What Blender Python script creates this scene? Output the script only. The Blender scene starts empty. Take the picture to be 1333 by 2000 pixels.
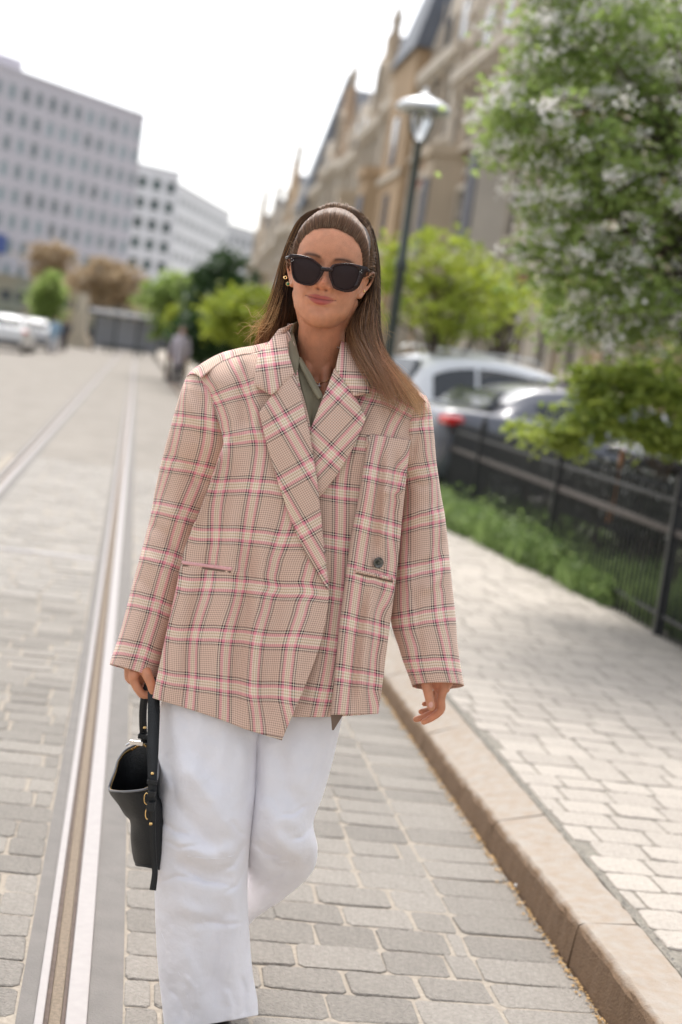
import bpy, math, random
import numpy as np
from mathutils import Vector, Matrix
# ------------------------------------------------------------------ camera, world, sun, exposure
sc = bpy.context.scene
COL = sc.collection
f = 2778.; CX, CY = 666.5, 1000.; H = 1.45
ROLL = math.radians(8.0); PITCH = math.radians(5.932)
FW = np.array([0, math.cos(PITCH), -math.sin(PITCH)])
U0 = np.array([0, math.sin(PITCH), math.cos(PITCH)])
X0 = np.array([1., 0, 0])
RT = math.cos(ROLL)*X0 + math.sin(ROLL)*U0
UP = math.cos(ROLL)*U0 - math.sin(ROLL)*X0
cd = bpy.data.cameras.new('camera'); cam = bpy.data.objects.new('camera', cd); COL.objects.link(cam)
cam.matrix_world = Matrix(((RT[0], UP[0], -FW[0], 0), (RT[1], UP[1], -FW[1], 0), (RT[2], UP[2], -FW[2], H), (0, 0, 0, 1)))
cd.sensor_fit = 'VERTICAL'; cd.sensor_height = 36; cd.sensor_width = 24; cd.lens = 50
cd.clip_start = .05; cd.clip_end = 3000
cd.dof.use_dof = True; cd.dof.focus_distance = 2.80; cd.dof.aperture_fstop = 2.4
sc.camera = cam
SUN_EL, SUN_AZ = math.radians(60), math.radians(-8)      # high, behind her
w = bpy.data.worlds.new('World'); sc.world = w; w.use_nodes = True
nt = w.node_tree; bg = nt.nodes['Background']
sky = nt.nodes.new('ShaderNodeTexSky'); sky.sky_type = 'NISHITA'; sky.sun_disc = False
sky.sun_elevation = SUN_EL; sky.sun_rotation = SUN_AZ; sky.air_density = 1.0; sky.dust_density = 4.0; sky.ozone_density = 1.0
hs = nt.nodes.new('ShaderNodeHueSaturation'); hs.inputs['Saturation'].default_value = .28
nt.links.new(sky.outputs[0], hs.inputs['Color']); nt.links.new(hs.outputs[0], bg.inputs[0]); bg.inputs[1].default_value = .15
sd = bpy.data.lights.new('sun', 'SUN'); sd.energy = 1.15; sd.angle = math.radians(20); sd.color = (1, .95, .88)
sun = bpy.data.objects.new('sun', sd); COL.objects.link(sun)
sdir = Vector((math.sin(SUN_AZ)*math.cos(SUN_EL), math.cos(SUN_AZ)*math.cos(SUN_EL), math.sin(SUN_EL)))
sun.rotation_euler = sdir.to_track_quat('Z', 'Y').to_euler()
vs = sc.view_settings; vs.view_transform = 'Standard'; vs.look = 'None'; vs.gamma = 1; vs.use_curve_mapping = False; vs.exposure = 1.14
sc.render.engine = 'CYCLES'; sc.cycles.use_denoising = True; sc.cycles.max_bounces = 6; sc.cycles.transparent_max_bounces = 6
sc.cycles.caustics_reflective = False; sc.cycles.caustics_refractive = False

random.seed(5); rng = np.random.default_rng(11)
# ------------------------------------------------------------------ helpers
def P(x, y, Y):
    """world point seen at photo pixel x,y when it stands Y metres down the view"""
    x = np.asarray(x, float); y = np.asarray(y, float)
    d = FW + RT*((x-CX)/f)[..., None] + UP*((CY-y)/f)[..., None]
    Y = np.asarray(Y, float)
    return np.array([0, 0, H]) + d*(Y/d[..., 1])[..., None]
def G(x, y, z=0.):
    d = FW + RT*((x-CX)/f) + UP*((CY-y)/f)
    return np.array([0, 0, H]) + d*((z-H)/d[2])
def cr(A, n=None, t=None):
    A = np.asarray(A, float); k = len(A)
    if t is None: t = np.linspace(0, k-1, n)
    t = np.clip(t, 0, k-1-1e-9); i = t.astype(int); u = (t-i)
    u = u.reshape((-1,)+(1,)*(A.ndim-1))
    ext = np.concatenate([[2*A[0]-A[1]], A, [2*A[-1]-A[-2]]])
    p0, p1, p2, p3 = ext[i], ext[i+1], ext[i+2], ext[i+3]
    return .5*((2*p1)+(-p0+p2)*u+(2*p0-5*p1+4*p2-p3)*u*u+(-p0+3*p1-3*p2+p3)*u**3)
def tagit(o, label=None, cat=None, group=None, kind=None):
    if label: o['label'] = label
    if cat: o['category'] = cat
    if group: o['group'] = group
    if kind: o['kind'] = kind
    return o
def empty(name, loc, rz=0, **k):
    o = bpy.data.objects.new(name, None); COL.objects.link(o); o.location = Vector(loc); o.rotation_euler = (0, 0, rz)
    o.empty_display_size = .1
    return tagit(o, **k)
def fast_mesh(name, V, F, uv=None, col=None, smooth=True):
    V = np.asarray(V, np.float32).reshape(-1, 3); F = np.asarray(F, np.int32)
    me = bpy.data.meshes.new(name); n, k = F.shape
    me.vertices.add(len(V)); me.vertices.foreach_set('co', V.ravel())
    me.loops.add(n*k); me.loops.foreach_set('vertex_index', F.ravel())
    me.polygons.add(n); me.polygons.foreach_set('loop_start', np.arange(0, n*k, k, dtype=np.int32))
    me.update(calc_edges=True)
    if smooth: me.polygons.foreach_set('use_smooth', np.ones(n, bool))
    if uv is not None:
        l = me.uv_layers.new(name='UVMap'); l.data.foreach_set('uv', np.asarray(uv, np.float32).reshape(-1, 2)[F.ravel()].ravel())
    if col is not None:
        a = me.color_attributes.new('tint', 'FLOAT_COLOR', 'POINT'); c = np.ones((len(V), 4), np.float32); c[:, :3] = col; a.data.foreach_set('color', c.ravel())
    me.validate()
    return me
def link(name, me, mat, parent=None, **k):
    o = bpy.data.objects.new(name, me); COL.objects.link(o)
    if mat and not me.materials: me.materials.append(mat)
    if parent is not None:
        o.parent = parent
        bpy_inv = parent_world(parent).inverted(); o.matrix_parent_inverse = bpy_inv
    return tagit(o, **k)
def parent_world(o):
    m = o.matrix_basis.copy()
    if o.parent is not None: m = parent_world(o.parent) @ o.matrix_parent_inverse @ m
    return m
class MB:
    """collects simple solids, builds them as one mesh"""
    def __init__(s): s.v = []; s.f = []
    def add(s, V, F):
        b = len(s.v); s.v += [tuple(map(float, p)) for p in V]; s.f += [tuple(int(i)+b for i in q) for q in F]; return s
    def box(s, x0, x1, y0, y1, z0, z1, M=None):
        V = [(x, y, z) for z in (z0, z1) for y in (y0, y1) for x in (x0, x1)]
        if M is not None: V = [M @ Vector(p) for p in V]
        return s.add(V, [(0, 2, 3, 1), (4, 5, 7, 6), (0, 1, 5, 4), (2, 6, 7, 3), (0, 4, 6, 2), (1, 3, 7, 5)])
    def prism(s, poly, a, b, axis='y', M=None):
        n = len(poly)
        mk = (lambda p, q: (p[0], q, p[1])) if axis == 'y' else ((lambda p, q: (q, p[0], p[1])) if axis == 'x' else (lambda p, q: (p[0], p[1], q)))
        V = [mk(p, a) for p in poly]+[mk(p, b) for p in poly]
        if M is not None: V = [M @ Vector(p) for p in V]
        F = [tuple(range(n))[::-1], tuple(range(n, 2*n))]+[(i, (i+1) % n, n+(i+1) % n, n+i) for i in range(n)]
        return s.add(V, F)
    def tube(s, pts, r, n=8, flat=1.0):
        V, F = tube_arr(pts, r, n, flat); b = len(s.v)
        s.v += [tuple(p) for p in V.tolist()]; s.f += [tuple(int(i)+b for i in q) for q in F]; return s
    def lathe(s, prof, n=16, c=(0, 0, 0)):
        b = len(s.v); m = len(prof)
        for r, z in prof:
            for j in range(n):
                a = 2*math.pi*j/n; s.v.append((c[0]+r*math.cos(a), c[1]+r*math.sin(a), c[2]+z))
        for i in range(m-1):
            for j in range(n): s.f.append((b+i*n+j, b+i*n+(j+1) % n, b+(i+1)*n+(j+1) % n, b+(i+1)*n+j))
        return s
    def build(s, name, mat, parent=None, smooth=False, bevel=0, local=False, **k):
        me = bpy.data.meshes.new(name); me.from_pydata(s.v, [], s.f); me.update()
        if smooth: me.polygons.foreach_set('use_smooth', np.ones(len(me.polygons), bool))
        if local:
            o = bpy.data.objects.new(name, me); COL.objects.link(o); me.materials.append(mat); o.parent = parent; tagit(o, **k)
        else: o = link(name, me, mat, parent, **k)
        if bevel:
            m = o.modifiers.new('bevel', 'BEVEL'); m.width = bevel; m.segments = 2; m.limit_method = 'ANGLE'
        return o
def frames(pts):
    pts = np.asarray(pts, float); T = np.gradient(pts, axis=0); T /= np.linalg.norm(T, axis=1)[:, None]+1e-12
    ref = np.array([0, 0, 1.]) if abs(T[0][2]) < .9 else np.array([0, 1., 0])
    N = []; n = ref-T[0]*(ref@T[0]); n /= np.linalg.norm(n)
    for t in T:
        n = n-t*(n@t); n /= np.linalg.norm(n)+1e-12; N.append(n)
    N = np.array(N); return T, N, np.cross(T, N)
def tube_arr(pts, r, n=8, flat=1.0, caps=True):
    """closed round-ended tapered tube"""
    pts = np.asarray(pts, float); r = np.broadcast_to(np.asarray(r, float), (len(pts),)).copy()
    if caps:
        T = pts[1]-pts[0]; T /= np.linalg.norm(T)+1e-12; E = pts[-1]-pts[-2]; E /= np.linalg.norm(E)+1e-12
        A = [(pts[0]-T*r[0]*c, r[0]*math.sqrt(max(1-c*c, 0))+1e-5) for c in (.99, .85, .5)]
        B = [(pts[-1]+E*r[-1]*c, r[-1]*math.sqrt(max(1-c*c, 0))+1e-5) for c in (.5, .85, .99)]
        pts = np.array([a[0] for a in A]+list(pts)+[b[0] for b in B]); r = np.array([a[1] for a in A]+list(r)+[b[1] for b in B])
    T, N, B = frames(pts); a = np.arange(n)*2*math.pi/n
    V = pts[:, None]+r[:, None, None]*(np.cos(a)[None, :, None]*N[:, None]+flat*np.sin(a)[None, :, None]*B[:, None])
    m = len(pts); F = []
    for i in range(m-1):
        for j in range(n): F.append((i*n+j, i*n+(j+1) % n, (i+1)*n+(j+1) % n, (i+1)*n+j))
    F.append(tuple(range(n))[::-1]); F.append(tuple(range((m-1)*n, m*n)))
    return V.reshape(-1, 3), F
def gridfaces(m, n, closed=False):
    i = np.arange(m-1)[:, None]; j = np.arange(n if closed else n-1)[None, :]
    j2 = (j+1) % n
    return np.stack([i*n+j, i*n+j2, (i+1)*n+j2, (i+1)*n+j], -1).reshape(-1, 4)
def vnoise(p, scale, seed=0):
    """cheap smooth 3d value noise, -1..1"""
    p = np.asarray(p, float)*scale+seed*17.31; i = np.floor(p).astype(np.int64); u = p-i; u = u*u*(3-2*u); out = 0
    for dx in (0, 1):
        for dy in (0, 1):
            for dz in (0, 1):
                h = (i[..., 0]+dx)*374761393+(i[..., 1]+dy)*668265263+(i[..., 2]+dz)*2147483647+seed*9176
                h = (h ^ (h >> 13))*1274126177; h = (h ^ (h >> 16)) & 0xffff
                wgt = (u[..., 0] if dx else 1-u[..., 0])*(u[..., 1] if dy else 1-u[..., 1])*(u[..., 2] if dz else 1-u[..., 2])
                out = out+wgt*(h/32767.5-1)
    return out
def lin(c):
    c = np.asarray(c, float)/255.; return tuple(np.where(c <= .04045, c/12.92, ((c+.055)/1.055)**2.4))
# ------------------------------------------------------------------ materials
def newmat(name):
    m = bpy.data.materials.new(name); m.use_nodes = True; t = m.node_tree; b = t.nodes['Principled BSDF']
    return m, t, b
def N(t, typ, **k):
    n = t.nodes.new(typ)
    for a, v in k.items():
        if a.startswith('i_'): n.inputs[a[2:].replace('_', ' ')].default_value = v
        else: setattr(n, a, v)
    return n
def mat(name, c, rough=.7, var=.15, scale=8., bump=0., bscale=40., metal=0., spec=.5, objvar=0., sheen=0., coat=0., trans=0., attr=None, c2=None, hue2=None):
    m, t, b = newmat(name); L = t.links
    b.inputs['Roughness'].default_value = rough; b.inputs['Metallic'].default_value = metal
    b.inputs['Specular IOR Level'].default_value = spec
    if sheen: b.inputs['Sheen Weight'].default_value = sheen
    if coat: b.inputs['Coat Weight'].default_value = coat
    if trans: b.inputs['Transmission Weight'].default_value = trans
    tc = N(t, 'ShaderNodeTexCoord'); no = N(t, 'ShaderNodeTexNoise'); no.inputs['Scale'].default_value = scale; no.inputs['Detail'].default_value = 5
    L.new(tc.outputs['Object'], no.inputs['Vector'])
    ramp = N(t, 'ShaderNodeMix', data_type='RGBA')
    c = np.array(c, float); c2_ = np.array(c2, float) if c2 is not None else c*(1+var)
    lo = c*(1-var) if c2 is None else c
    ramp.inputs['A'].default_value = (*lo, 1); ramp.inputs['B'].default_value = (*c2_, 1)
    mr = N(t, 'ShaderNodeMapRange'); mr.inputs['From Min'].default_value = .3; mr.inputs['From Max'].default_value = .7
    L.new(no.outputs['Fac'], mr.inputs['Value']); L.new(mr.outputs[0], ramp.inputs['Factor'])
    out = ramp.outputs['Result']
    if objvar or attr:
        hv = N(t, 'ShaderNodeHueSaturation')
        src = N(t, 'ShaderNodeObjectInfo').outputs['Random'] if not attr else N(t, 'ShaderNodeAttribute', attribute_name=attr).outputs['Fac']
        m2 = N(t, 'ShaderNodeMapRange'); m2.inputs['To Min'].default_value = 1-objvar; m2.inputs['To Max'].default_value = 1+objvar
        L.new(src, m2.inputs['Value']); L.new(m2.outputs[0], hv.inputs['Value']); L.new(out, hv.inputs['Color']); out = hv.outputs[0]
    L.new(out, b.inputs['Base Color'])
    if bump:
        bn = N(t, 'ShaderNodeTexNoise'); bn.inputs['Scale'].default_value = bscale; bn.inputs['Detail'].default_value = 6; L.new(tc.outputs['Object'], bn.inputs['Vector'])
        bp = N(t, 'ShaderNodeBump'); bp.inputs['Strength'].default_value = bump; bp.inputs['Distance'].default_value = .01
        L.new(bn.outputs['Fac'], bp.inputs['Height']); L.new(bp.outputs[0], b.inputs['Normal'])
    return m
def tintmat(name, rough=.5, sss=0., mult=(1, 1, 1), spec=.5, noise=0., bump=0., bscale=300, aniso=0.):
    m, t, b = newmat(name); L = t.links
    a = N(t, 'ShaderNodeAttribute', attribute_name='tint')
    mx = N(t, 'ShaderNodeMix', data_type='RGBA', blend_type='MULTIPLY'); mx.inputs['Factor'].default_value = 1; mx.inputs['B'].default_value = (*mult, 1)
    L.new(a.outputs['Color'], mx.inputs['A']); out = mx.outputs['Result']
    tc = N(t, 'ShaderNodeTexCoord')
    if noise:
        no = N(t, 'ShaderNodeTexNoise'); no.inputs['Scale'].default_value = 60; no.inputs['Detail'].default_value = 6; L.new(tc.outputs['Object'], no.inputs['Vector'])
        mr = N(t, 'ShaderNodeMapRange'); mr.inputs['To Min'].default_value = 1-noise; mr.inputs['To Max'].default_value = 1+noise; L.new(no.outputs['Fac'], mr.inputs['Value'])
        hv = N(t, 'ShaderNodeHueSaturation'); L.new(mr.outputs[0], hv.inputs['Value']); L.new(out, hv.inputs['Color']); out = hv.outputs[0]
    L.new(out, b.inputs['Base Color']); b.inputs['Roughness'].default_value = rough; b.inputs['Specular IOR Level'].default_value = spec
    if sss:
        b.inputs['Subsurface Weight'].default_value = sss; b.inputs['Subsurface Radius'].default_value = (1, .35, .2); b.inputs['Subsurface Scale'].default_value = .008
    if bump:
        bn = N(t, 'ShaderNodeTexNoise'); bn.inputs['Scale'].default_value = bscale; bn.inputs['Detail'].default_value = 4; L.new(tc.outputs['Object'], bn.inputs['Vector'])
        bp = N(t, 'ShaderNodeBump'); bp.inputs['Strength'].default_value = bump; bp.inputs['Distance'].default_value = .002
        L.new(bn.outputs['Fac'], bp.inputs['Height']); L.new(bp.outputs[0], b.inputs['Normal'])
    return m
def plaid(name, mul=1.0):
    m, t, b = newmat(name); L = t.links
    base = lin((230, 201, 182)); brown = lin((158, 116, 102)); pink = lin((234, 148, 160)); cream = lin((248, 234, 214)); olive = lin((205, 182, 146)); dark = lin((12, 6, 30)); dark2 = lin((30, 16, 22))
    uvn = N(t, 'ShaderNodeUVMap', uv_map='UVMap'); sp = N(t, 'ShaderNodeSeparateXYZ'); L.new(uvn.outputs[0], sp.inputs[0])
    def stripes(sock, period, dk):
        d = N(t, 'ShaderNodeMath', operation='DIVIDE'); d.inputs[1].default_value = period; L.new(sock, d.inputs[0])
        fr = N(t, 'ShaderNodeMath', operation='FRACT'); L.new(d.outputs[0], fr.inputs[0])
        r = N(t, 'ShaderNodeValToRGB'); r.color_ramp.interpolation = 'CONSTANT'; e = r.color_ramp.elements
        mm = .001/period; seq = [(0, dk), (2.1, cream), (4.3, dk), (6.4, pink), (12.4, cream), (15.5, olive), (18, cream), (21.5, olive), (24, cream), (27.1, pink), (33.1, dk), (35.2, cream), (37.4, dk), (39.5, base)]
        s = 1.0; endb = 39.5
        if period < .09: endb = 34.6; seq = [(0, dk), (2.4, cream), (4.2, dk), (6.6, pink), (12, cream), (14, olive), (16, cream), (18.6, olive), (20.6, cream), (22.6, pink), (28, dk), (30.4, cream), (32.2, dk), (34.6, base)]
        e[1].position = seq[1][0]*mm
        e[0].position = 0; e[0].color = (*dk, 1); e[1].color = (*cream, 1)
        for p_, c_ in seq[2:]:
            q = e.new(p_*mm*s); q.color = (*c_, 1)
        L.new(fr.outputs[0], r.inputs[0])
        # fine ground check
        d2 = N(t, 'ShaderNodeMath', operation='DIVIDE'); d2.inputs[1].default_value = .0042; L.new(sock, d2.inputs[0])
        f2 = N(t, 'ShaderNodeMath', operation='FRACT'); L.new(d2.outputs[0], f2.inputs[0])
        c2 = N(t, 'ShaderNodeMath', operation='LESS_THAN'); c2.inputs[1].default_value = .30; L.new(f2.outputs[0], c2.inputs[0])
        m2 = N(t, 'ShaderNodeMath', operation='GREATER_THAN'); m2.inputs[1].default_value = endb*mm; L.new(fr.outputs[0], m2.inputs[0])
        g = N(t, 'ShaderNodeMath', operation='MULTIPLY'); L.new(c2.outputs[0], g.inputs[0]); L.new(m2.outputs[0], g.inputs[1])
        mx = N(t, 'ShaderNodeMix', data_type='RGBA'); mx.inputs['B'].default_value = (*brown, 1); L.new(g.outputs[0], mx.inputs['Factor']); L.new(r.outputs[0], mx.inputs['A'])
        return mx.outputs['Result'], c2.outputs[0]
    a, ca = stripes(sp.outputs[0], .074, dark); c, cc = stripes(sp.outputs[1], .101, dark2)
    mx = N(t, 'ShaderNodeMix', data_type='RGBA'); mx.inputs['Factor'].default_value = .5; L.new(a, mx.inputs['A']); L.new(c, mx.inputs['B'])
    ml = N(t, 'ShaderNodeMix', data_type='RGBA', blend_type='MULTIPLY'); ml.inputs['Factor'].default_value = 1; ml.inputs['B'].default_value = (mul, mul, mul, 1); L.new(mx.outputs['Result'], ml.inputs['A'])
    L.new(ml.outputs['Result'], b.inputs['Base Color'])
    b.inputs['Roughness'].default_value = .85; b.inputs['Specular IOR Level'].default_value = .25; b.inputs['Sheen Weight'].default_value = .15
    # weave + soft crumple relief
    tc = N(t, 'ShaderNodeTexCoord'); n1 = N(t, 'ShaderNodeTexNoise'); n1.inputs['Scale'].default_value = 14; n1.inputs['Detail'].default_value = 3; L.new(tc.outputs['Object'], n1.inputs['Vector'])
    n2 = N(t, 'ShaderNodeTexNoise'); n2.inputs['Scale'].default_value = 500; L.new(tc.outputs['Object'], n2.inputs['Vector'])
    b1 = N(t, 'ShaderNodeBump'); b1.inputs['Strength'].default_value = .5; b1.inputs['Distance'].default_value = .004; L.new(n1.outputs['Fac'], b1.inputs['Height'])
    b2 = N(t, 'ShaderNodeBump'); b2.inputs['Strength'].default_value = .3; b2.inputs['Distance'].default_value = .001; L.new(n2.outputs['Fac'], b2.inputs['Height']); L.new(b1.outputs[0], b2.inputs['Normal'])
    L.new(b2.outputs[0], b.inputs['Normal'])
    return m
M_plaid = plaid('plaid_wool', .98)
M_pinkw = mat('pink_wool', lin((230, 176, 176)), .85, .08, 200, bump=.2, bscale=400)
M_lining = mat('jacket_lining', lin((120, 98, 84)), .5, .1, 20)
M_shirt = mat('khaki_shirt', lin((128, 120, 98)), .7, .08, 30, bump=.15, bscale=25)
M_denim = mat('white_denim', (.84, .82, .85), .85, .03, 20, bump=.5, bscale=26, sheen=.1)
M_skin = tintmat('skin', .43, .12, mult=(1.0, .885, .80), noise=.24, bump=.5, bscale=520, spec=.4)
M_hair = tintmat('hair', .42, 0, spec=.45)
M_tort = mat('dark_tortoiseshell', (.008, .004, .004), .25, 0, 60, c2=(.035, .009, .007), spec=.4)
M_lens = mat('smoked_lens', (.032, .019, .019), .30, .1, 3, spec=.15)
M_gold = mat('gold', (.85, .58, .25), .25, .05, metal=1)
M_silver = mat('silver', (.75, .73, .72), .25, .05, metal=1)
M_gem = mat('green_gem', (.02, .18, .08), .1, .1)
M_leather = mat('black_leather', (.006, .007, .008), .5, .2, 40, bump=.35, bscale=380)
M_leather_edge = mat('leather_edge', (.16, .16, .17), .4, .1)
M_button = mat('marbled_button', (.02, .018, .016), .15, 0, 130, c2=(.22, .20, .17), coat=.3)
M_shoe = mat('black_shoe', (.02, .02, .022), .35, .1)
# ================================================================== THE PERSON
person = empty('person', (P(450, 2060, 2.84)[0], 2.84, 0), label='woman in oversized pink plaid blazer, sunglasses and white jeans walking along the tram track', cat='person')
# ---- head frame: local x to the picture's right, y out of the face, z up from the chin
HROT = Matrix.Rotation(math.radians(-3), 3, 'Z') @ Matrix.Rotation(math.radians(2.2), 3, 'Y') @ Matrix.Rotation(math.radians(2), 3, 'X')
HR = np.array(HROT) @ np.diag([1, -1, 1])
HC = P(617.5, 636, 2.79) - HR @ np.array([0, .083, 0])
def hw(p): return HC+np.asarray(p, float) @ HR.T
def hl(p): return (np.asarray(p, float)-HC) @ HR
HT = np.array([  # z, half width, front, back, exponent
 (-.004, .012, .070, .048, 2), (.000, .024, .078, .036, 2), (.006, .034, .083, .026, 2.05), (.015, .044, .0855, .012, 2.1), (.028, .0535, .086, -.004, 2.2), (.042, .0575, .0845, -.018, 2.3), (.056, .0598, .0848, -.032, 2.35),
 (.070, .0622, .0840, -.05, 2.3), (.086, .0648, .0820, -.068, 2.25), (.100, .0655, .079, -.080, 2.2), (.113, .0655, .078, -.087, 2.15), (.126, .0662, .0825, -.092, 2.15), (.140, .0672, .0850, -.095, 2.1), (.155, .0685, .0835, -.096, 2.05),
 (.172, .0680, .0780, -.094, 2), (.188, .0640, .0680, -.088, 2), (.203, .0545, .050, -.075, 2), (.214, .041, .030, -.058, 2), (.221, .024, .008, -.036, 2), (.2225, .006, -.010, -.018, 2)])
def gs(v, c, s): return np.exp(-((v-c)/s)**2)
def make_head():
    nz, na = 210, 220
    tt = np.linspace(0, 1, nz); T = cr(HT, t=(tt**.95)*(len(HT)-1))
    z, w_, yf, yb, ex = T.T; w_ = w_*1.025
    a = np.linspace(0, 2*math.pi, na, endpoint=False)
    yc = np.minimum(.01, (yf+yb)/2+.01)[:, None]
    ca, sa = np.cos(a)[None], np.sin(a)[None]
    e = 2/ex[:, None]
    x = w_[:, None]*np.sign(sa)*np.abs(sa)**e
    y = np.where(ca > 0, yc+(yf[:, None]-yc)*np.abs(ca)**e, yc-(yc-yb[:, None])*np.abs(ca)**e)
    Z = np.repeat(z[:, None], na, 1).copy()
    fr = np.clip((y-.02)/.03, 0, 1)
    ax = np.abs(x); D = np.zeros_like(x)
    # nose: ridge, tip, wings
    hz = np.interp(Z, [.066, .0695, .072, .076, .084, .092, .103, .114, .124, .134], [0, .002, .010, .0165, .0215, .0185, .0135, .0085, .003, 0])
    wz = np.interp(Z, [.068, .076, .084, .1, .12, .135], [.0100, .0105, .0108, .0098, .0082, .010])
    D += hz*np.exp(-(ax/wz)**2.2)
    D += .0100*gs(ax, .0155, .0052)*gs(Z, .0768, .0070)
    D -= .0050*gs(ax, .0080, .0036)*gs(Z, .0705, .0028)
    # sockets, eyes, brows
    D -= .0095*gs(ax, .031, .016)*gs(Z, .110, .0115)
    D += .0055*gs(ax, .031, .0105)*gs(Z, .108, .0075)
    D -= .0018*gs(ax, .031, .010)*gs(Z, .1075, .0012)
    D += .0030*gs(ax, .028, .018)*gs(Z, .131, .007)
    # mouth with a slight closed smile
    zl = .0515+3.0*ax**2
    lipw = np.clip(1-(ax/.0305)**2.2, 0, 1)
    D += .0038*lipw**.7*gs(Z, zl+.0044, .0040)*(1-.25*gs(ax, 0, .003))
    D += .0048*lipw**.9*gs(Z, zl-.0055, .0048)
    D -= .0048*np.clip(1-(ax/.033)**4, 0, 1)*gs(Z, zl, .0016)
    D -= .0020*gs(ax, .0305, .004)*gs(Z, .0535, .005)
    D -= .0035*gs(ax, 0, .020)*gs(Z, .036, .0055)
    D += .0045*gs(ax, 0, .017)*gs(Z, .017, .011)
    D += .0012*gs(ax, .004, .002)*gs(Z, .064, .005)-.0012*gs(ax, 0, .0022)*gs(Z, .064, .005)
    # folds from the wings of the nose, cheeks
    xl = .0175+(.074-Z)*.72
    D -= .0018*gs(ax, xl, .0035)*np.clip((.078-Z)/.01, 0, 1)*np.clip((Z-.050)/.008, 0, 1)
    D += .0042*gs(ax, .040, .015)*gs(Z, .083, .014)
    D += .0020*gs(ax, .036, .012)*gs(Z, .060, .010)
    D -= .0020*gs(ax, .048, .010)*gs(Z, .050, .014)
    y = y+D*fr
    x = x*(1+.0*D)
    V = np.stack([x, y, Z], -1).reshape(-1, 3)
    F = [tuple(q) for q in gridfaces(nz, na, True).tolist()]+[tuple(range(na))[::-1], tuple(range((nz-1)*na, nz*na))]
    return hw(V), F
def make_ear(side):
    B = MB(); s = side
    wid = lambda q: np.stack([.0655+(q[:, 0]-.0655)*1.55, q[:, 1], q[:, 2]], 1)
    rim = np.array([(.0655, .012, .094), (.0705, .010, .108), (.0765, .002, .118), (.0795, -.008, .121), (.080, -.016, .116), (.0785, -.021, .104), (.0755, -.019, .092), (.0715, -.012, .082), (.0685, -.003, .073), (.0665, .005, .070), (.0645, .010, .078)])
    R = wid(cr(rim, 30))*[s, 1, 1]; B.tube(hw(R), np.interp(np.linspace(0, 1, 30), [0, .3, .6, .85, 1], [.0028, .0032, .003, .0055, .003]), 10)
    inner = np.array([(.0665, .006, .108), (.0725, -.004, .112), (.0735, -.012, .102), (.070, -.010, .090), (.067, 0, .083), (.0655, .008, .088)])
    B.tube(hw(wid(cr(inner, 18))*[s, 1, 1]), .0028, 8)
    B.tube(hw(np.array([(.062, .004, .076), (.064, -.004, .096), (.066, -.008, .108)])*[s, 1, 1]), .0085, 12); B.tube(hw(np.array([(.068, -.008, .080), (.073, -.012, .096), (.074, -.012, .110)])*[s, 1, 1]), .0042, 10)
    return B.v, B.f
BV, BF = [], []
def addbody(V, F):
    b = len(BV); BV.extend(tuple(map(float, p)) for p in V); BF.extend(tuple(int(i)+b for i in q) for q in F)
def chain(pts, r, n=14, k=6, flat=1.):
    pts = np.asarray(pts, float); m = (len(pts)-1)*k+1
    addbody(*tube_arr(cr(pts, m), cr(np.asarray(r, float)[:, None], m)[:, 0], n, flat))
addbody(*make_head())
for s in (-1, 1): addbody(*make_ear(s))
# neck, with the two muscles, and the chest
nb = P(622, 735, 2.93); nt_ = hw((0, -.012, .045))
chain([nt_+[0, 0, .035], nt_*.6+nb*.4, nb*.75+nt_*.25, nb, nb+[0, .01, -.06]], [.050, .0475, .048, .054, .085], 28, 8)
for s in (-1, 1):
    chain([hw((s*.052, -.018, .055)), (hw((s*.045, -.0, .02))+nb*1.3)/2.3+[0, -.012, 0], nb+[s*.020, -.062, -.045]], [.016, .0145, .009], 12)
chain([nb+[-.14, .02, -.075], nb+[-.07, -.035, -.070], nb+[-.015, -.052, -.062]], [.026, .013, .011], 12)
chain([nb+[.14, .02, -.075], nb+[.07, -.035, -.070], nb+[.015, -.052, -.062]], [.026, .013, .011], 12)
tb = nb+np.array([-.02, .02, -.30])
chain([nb+[0, .02, -.10], nb+[-.005, .02, -.2], tb, tb+[-.01, 0, -.15], tb+[-.02, .02, -.32]], [.075, .092, .085, .078, .088], 24, 6, 1.3)
for s in (-1, 1): chain([nb+[s*.05, 0, -.105], nb+[s*.11, -.0, -.11], nb+[s*.155, .01, -.09]], [.06, .055, .05], 18)
# arms
SHL, SHR = P(405, 785, 2.93), P(800, 835, 2.93)
ELL, ELR = P(342, 1035, 2.94), P(822, 1060, 2.92)
WL, WR = P(276, 1275, 2.88), P(853, 1292, 2.85)
chain([nb+[-.155, .01, -.09], SHL+[.02, 0, -.02], (SHL+ELL)/2, ELL, (ELL*.6+WL*.4), WL], [.045, .042, .038, .032, .030, .023], 18)
chain([nb+[.155, .01, -.09], SHR+[-.02, 0, -.02], (SHR+ELR)/2, ELR, (ELR*.6+WR*.4), WR], [.045, .042, .038, .032, .030, .023], 18)
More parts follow.
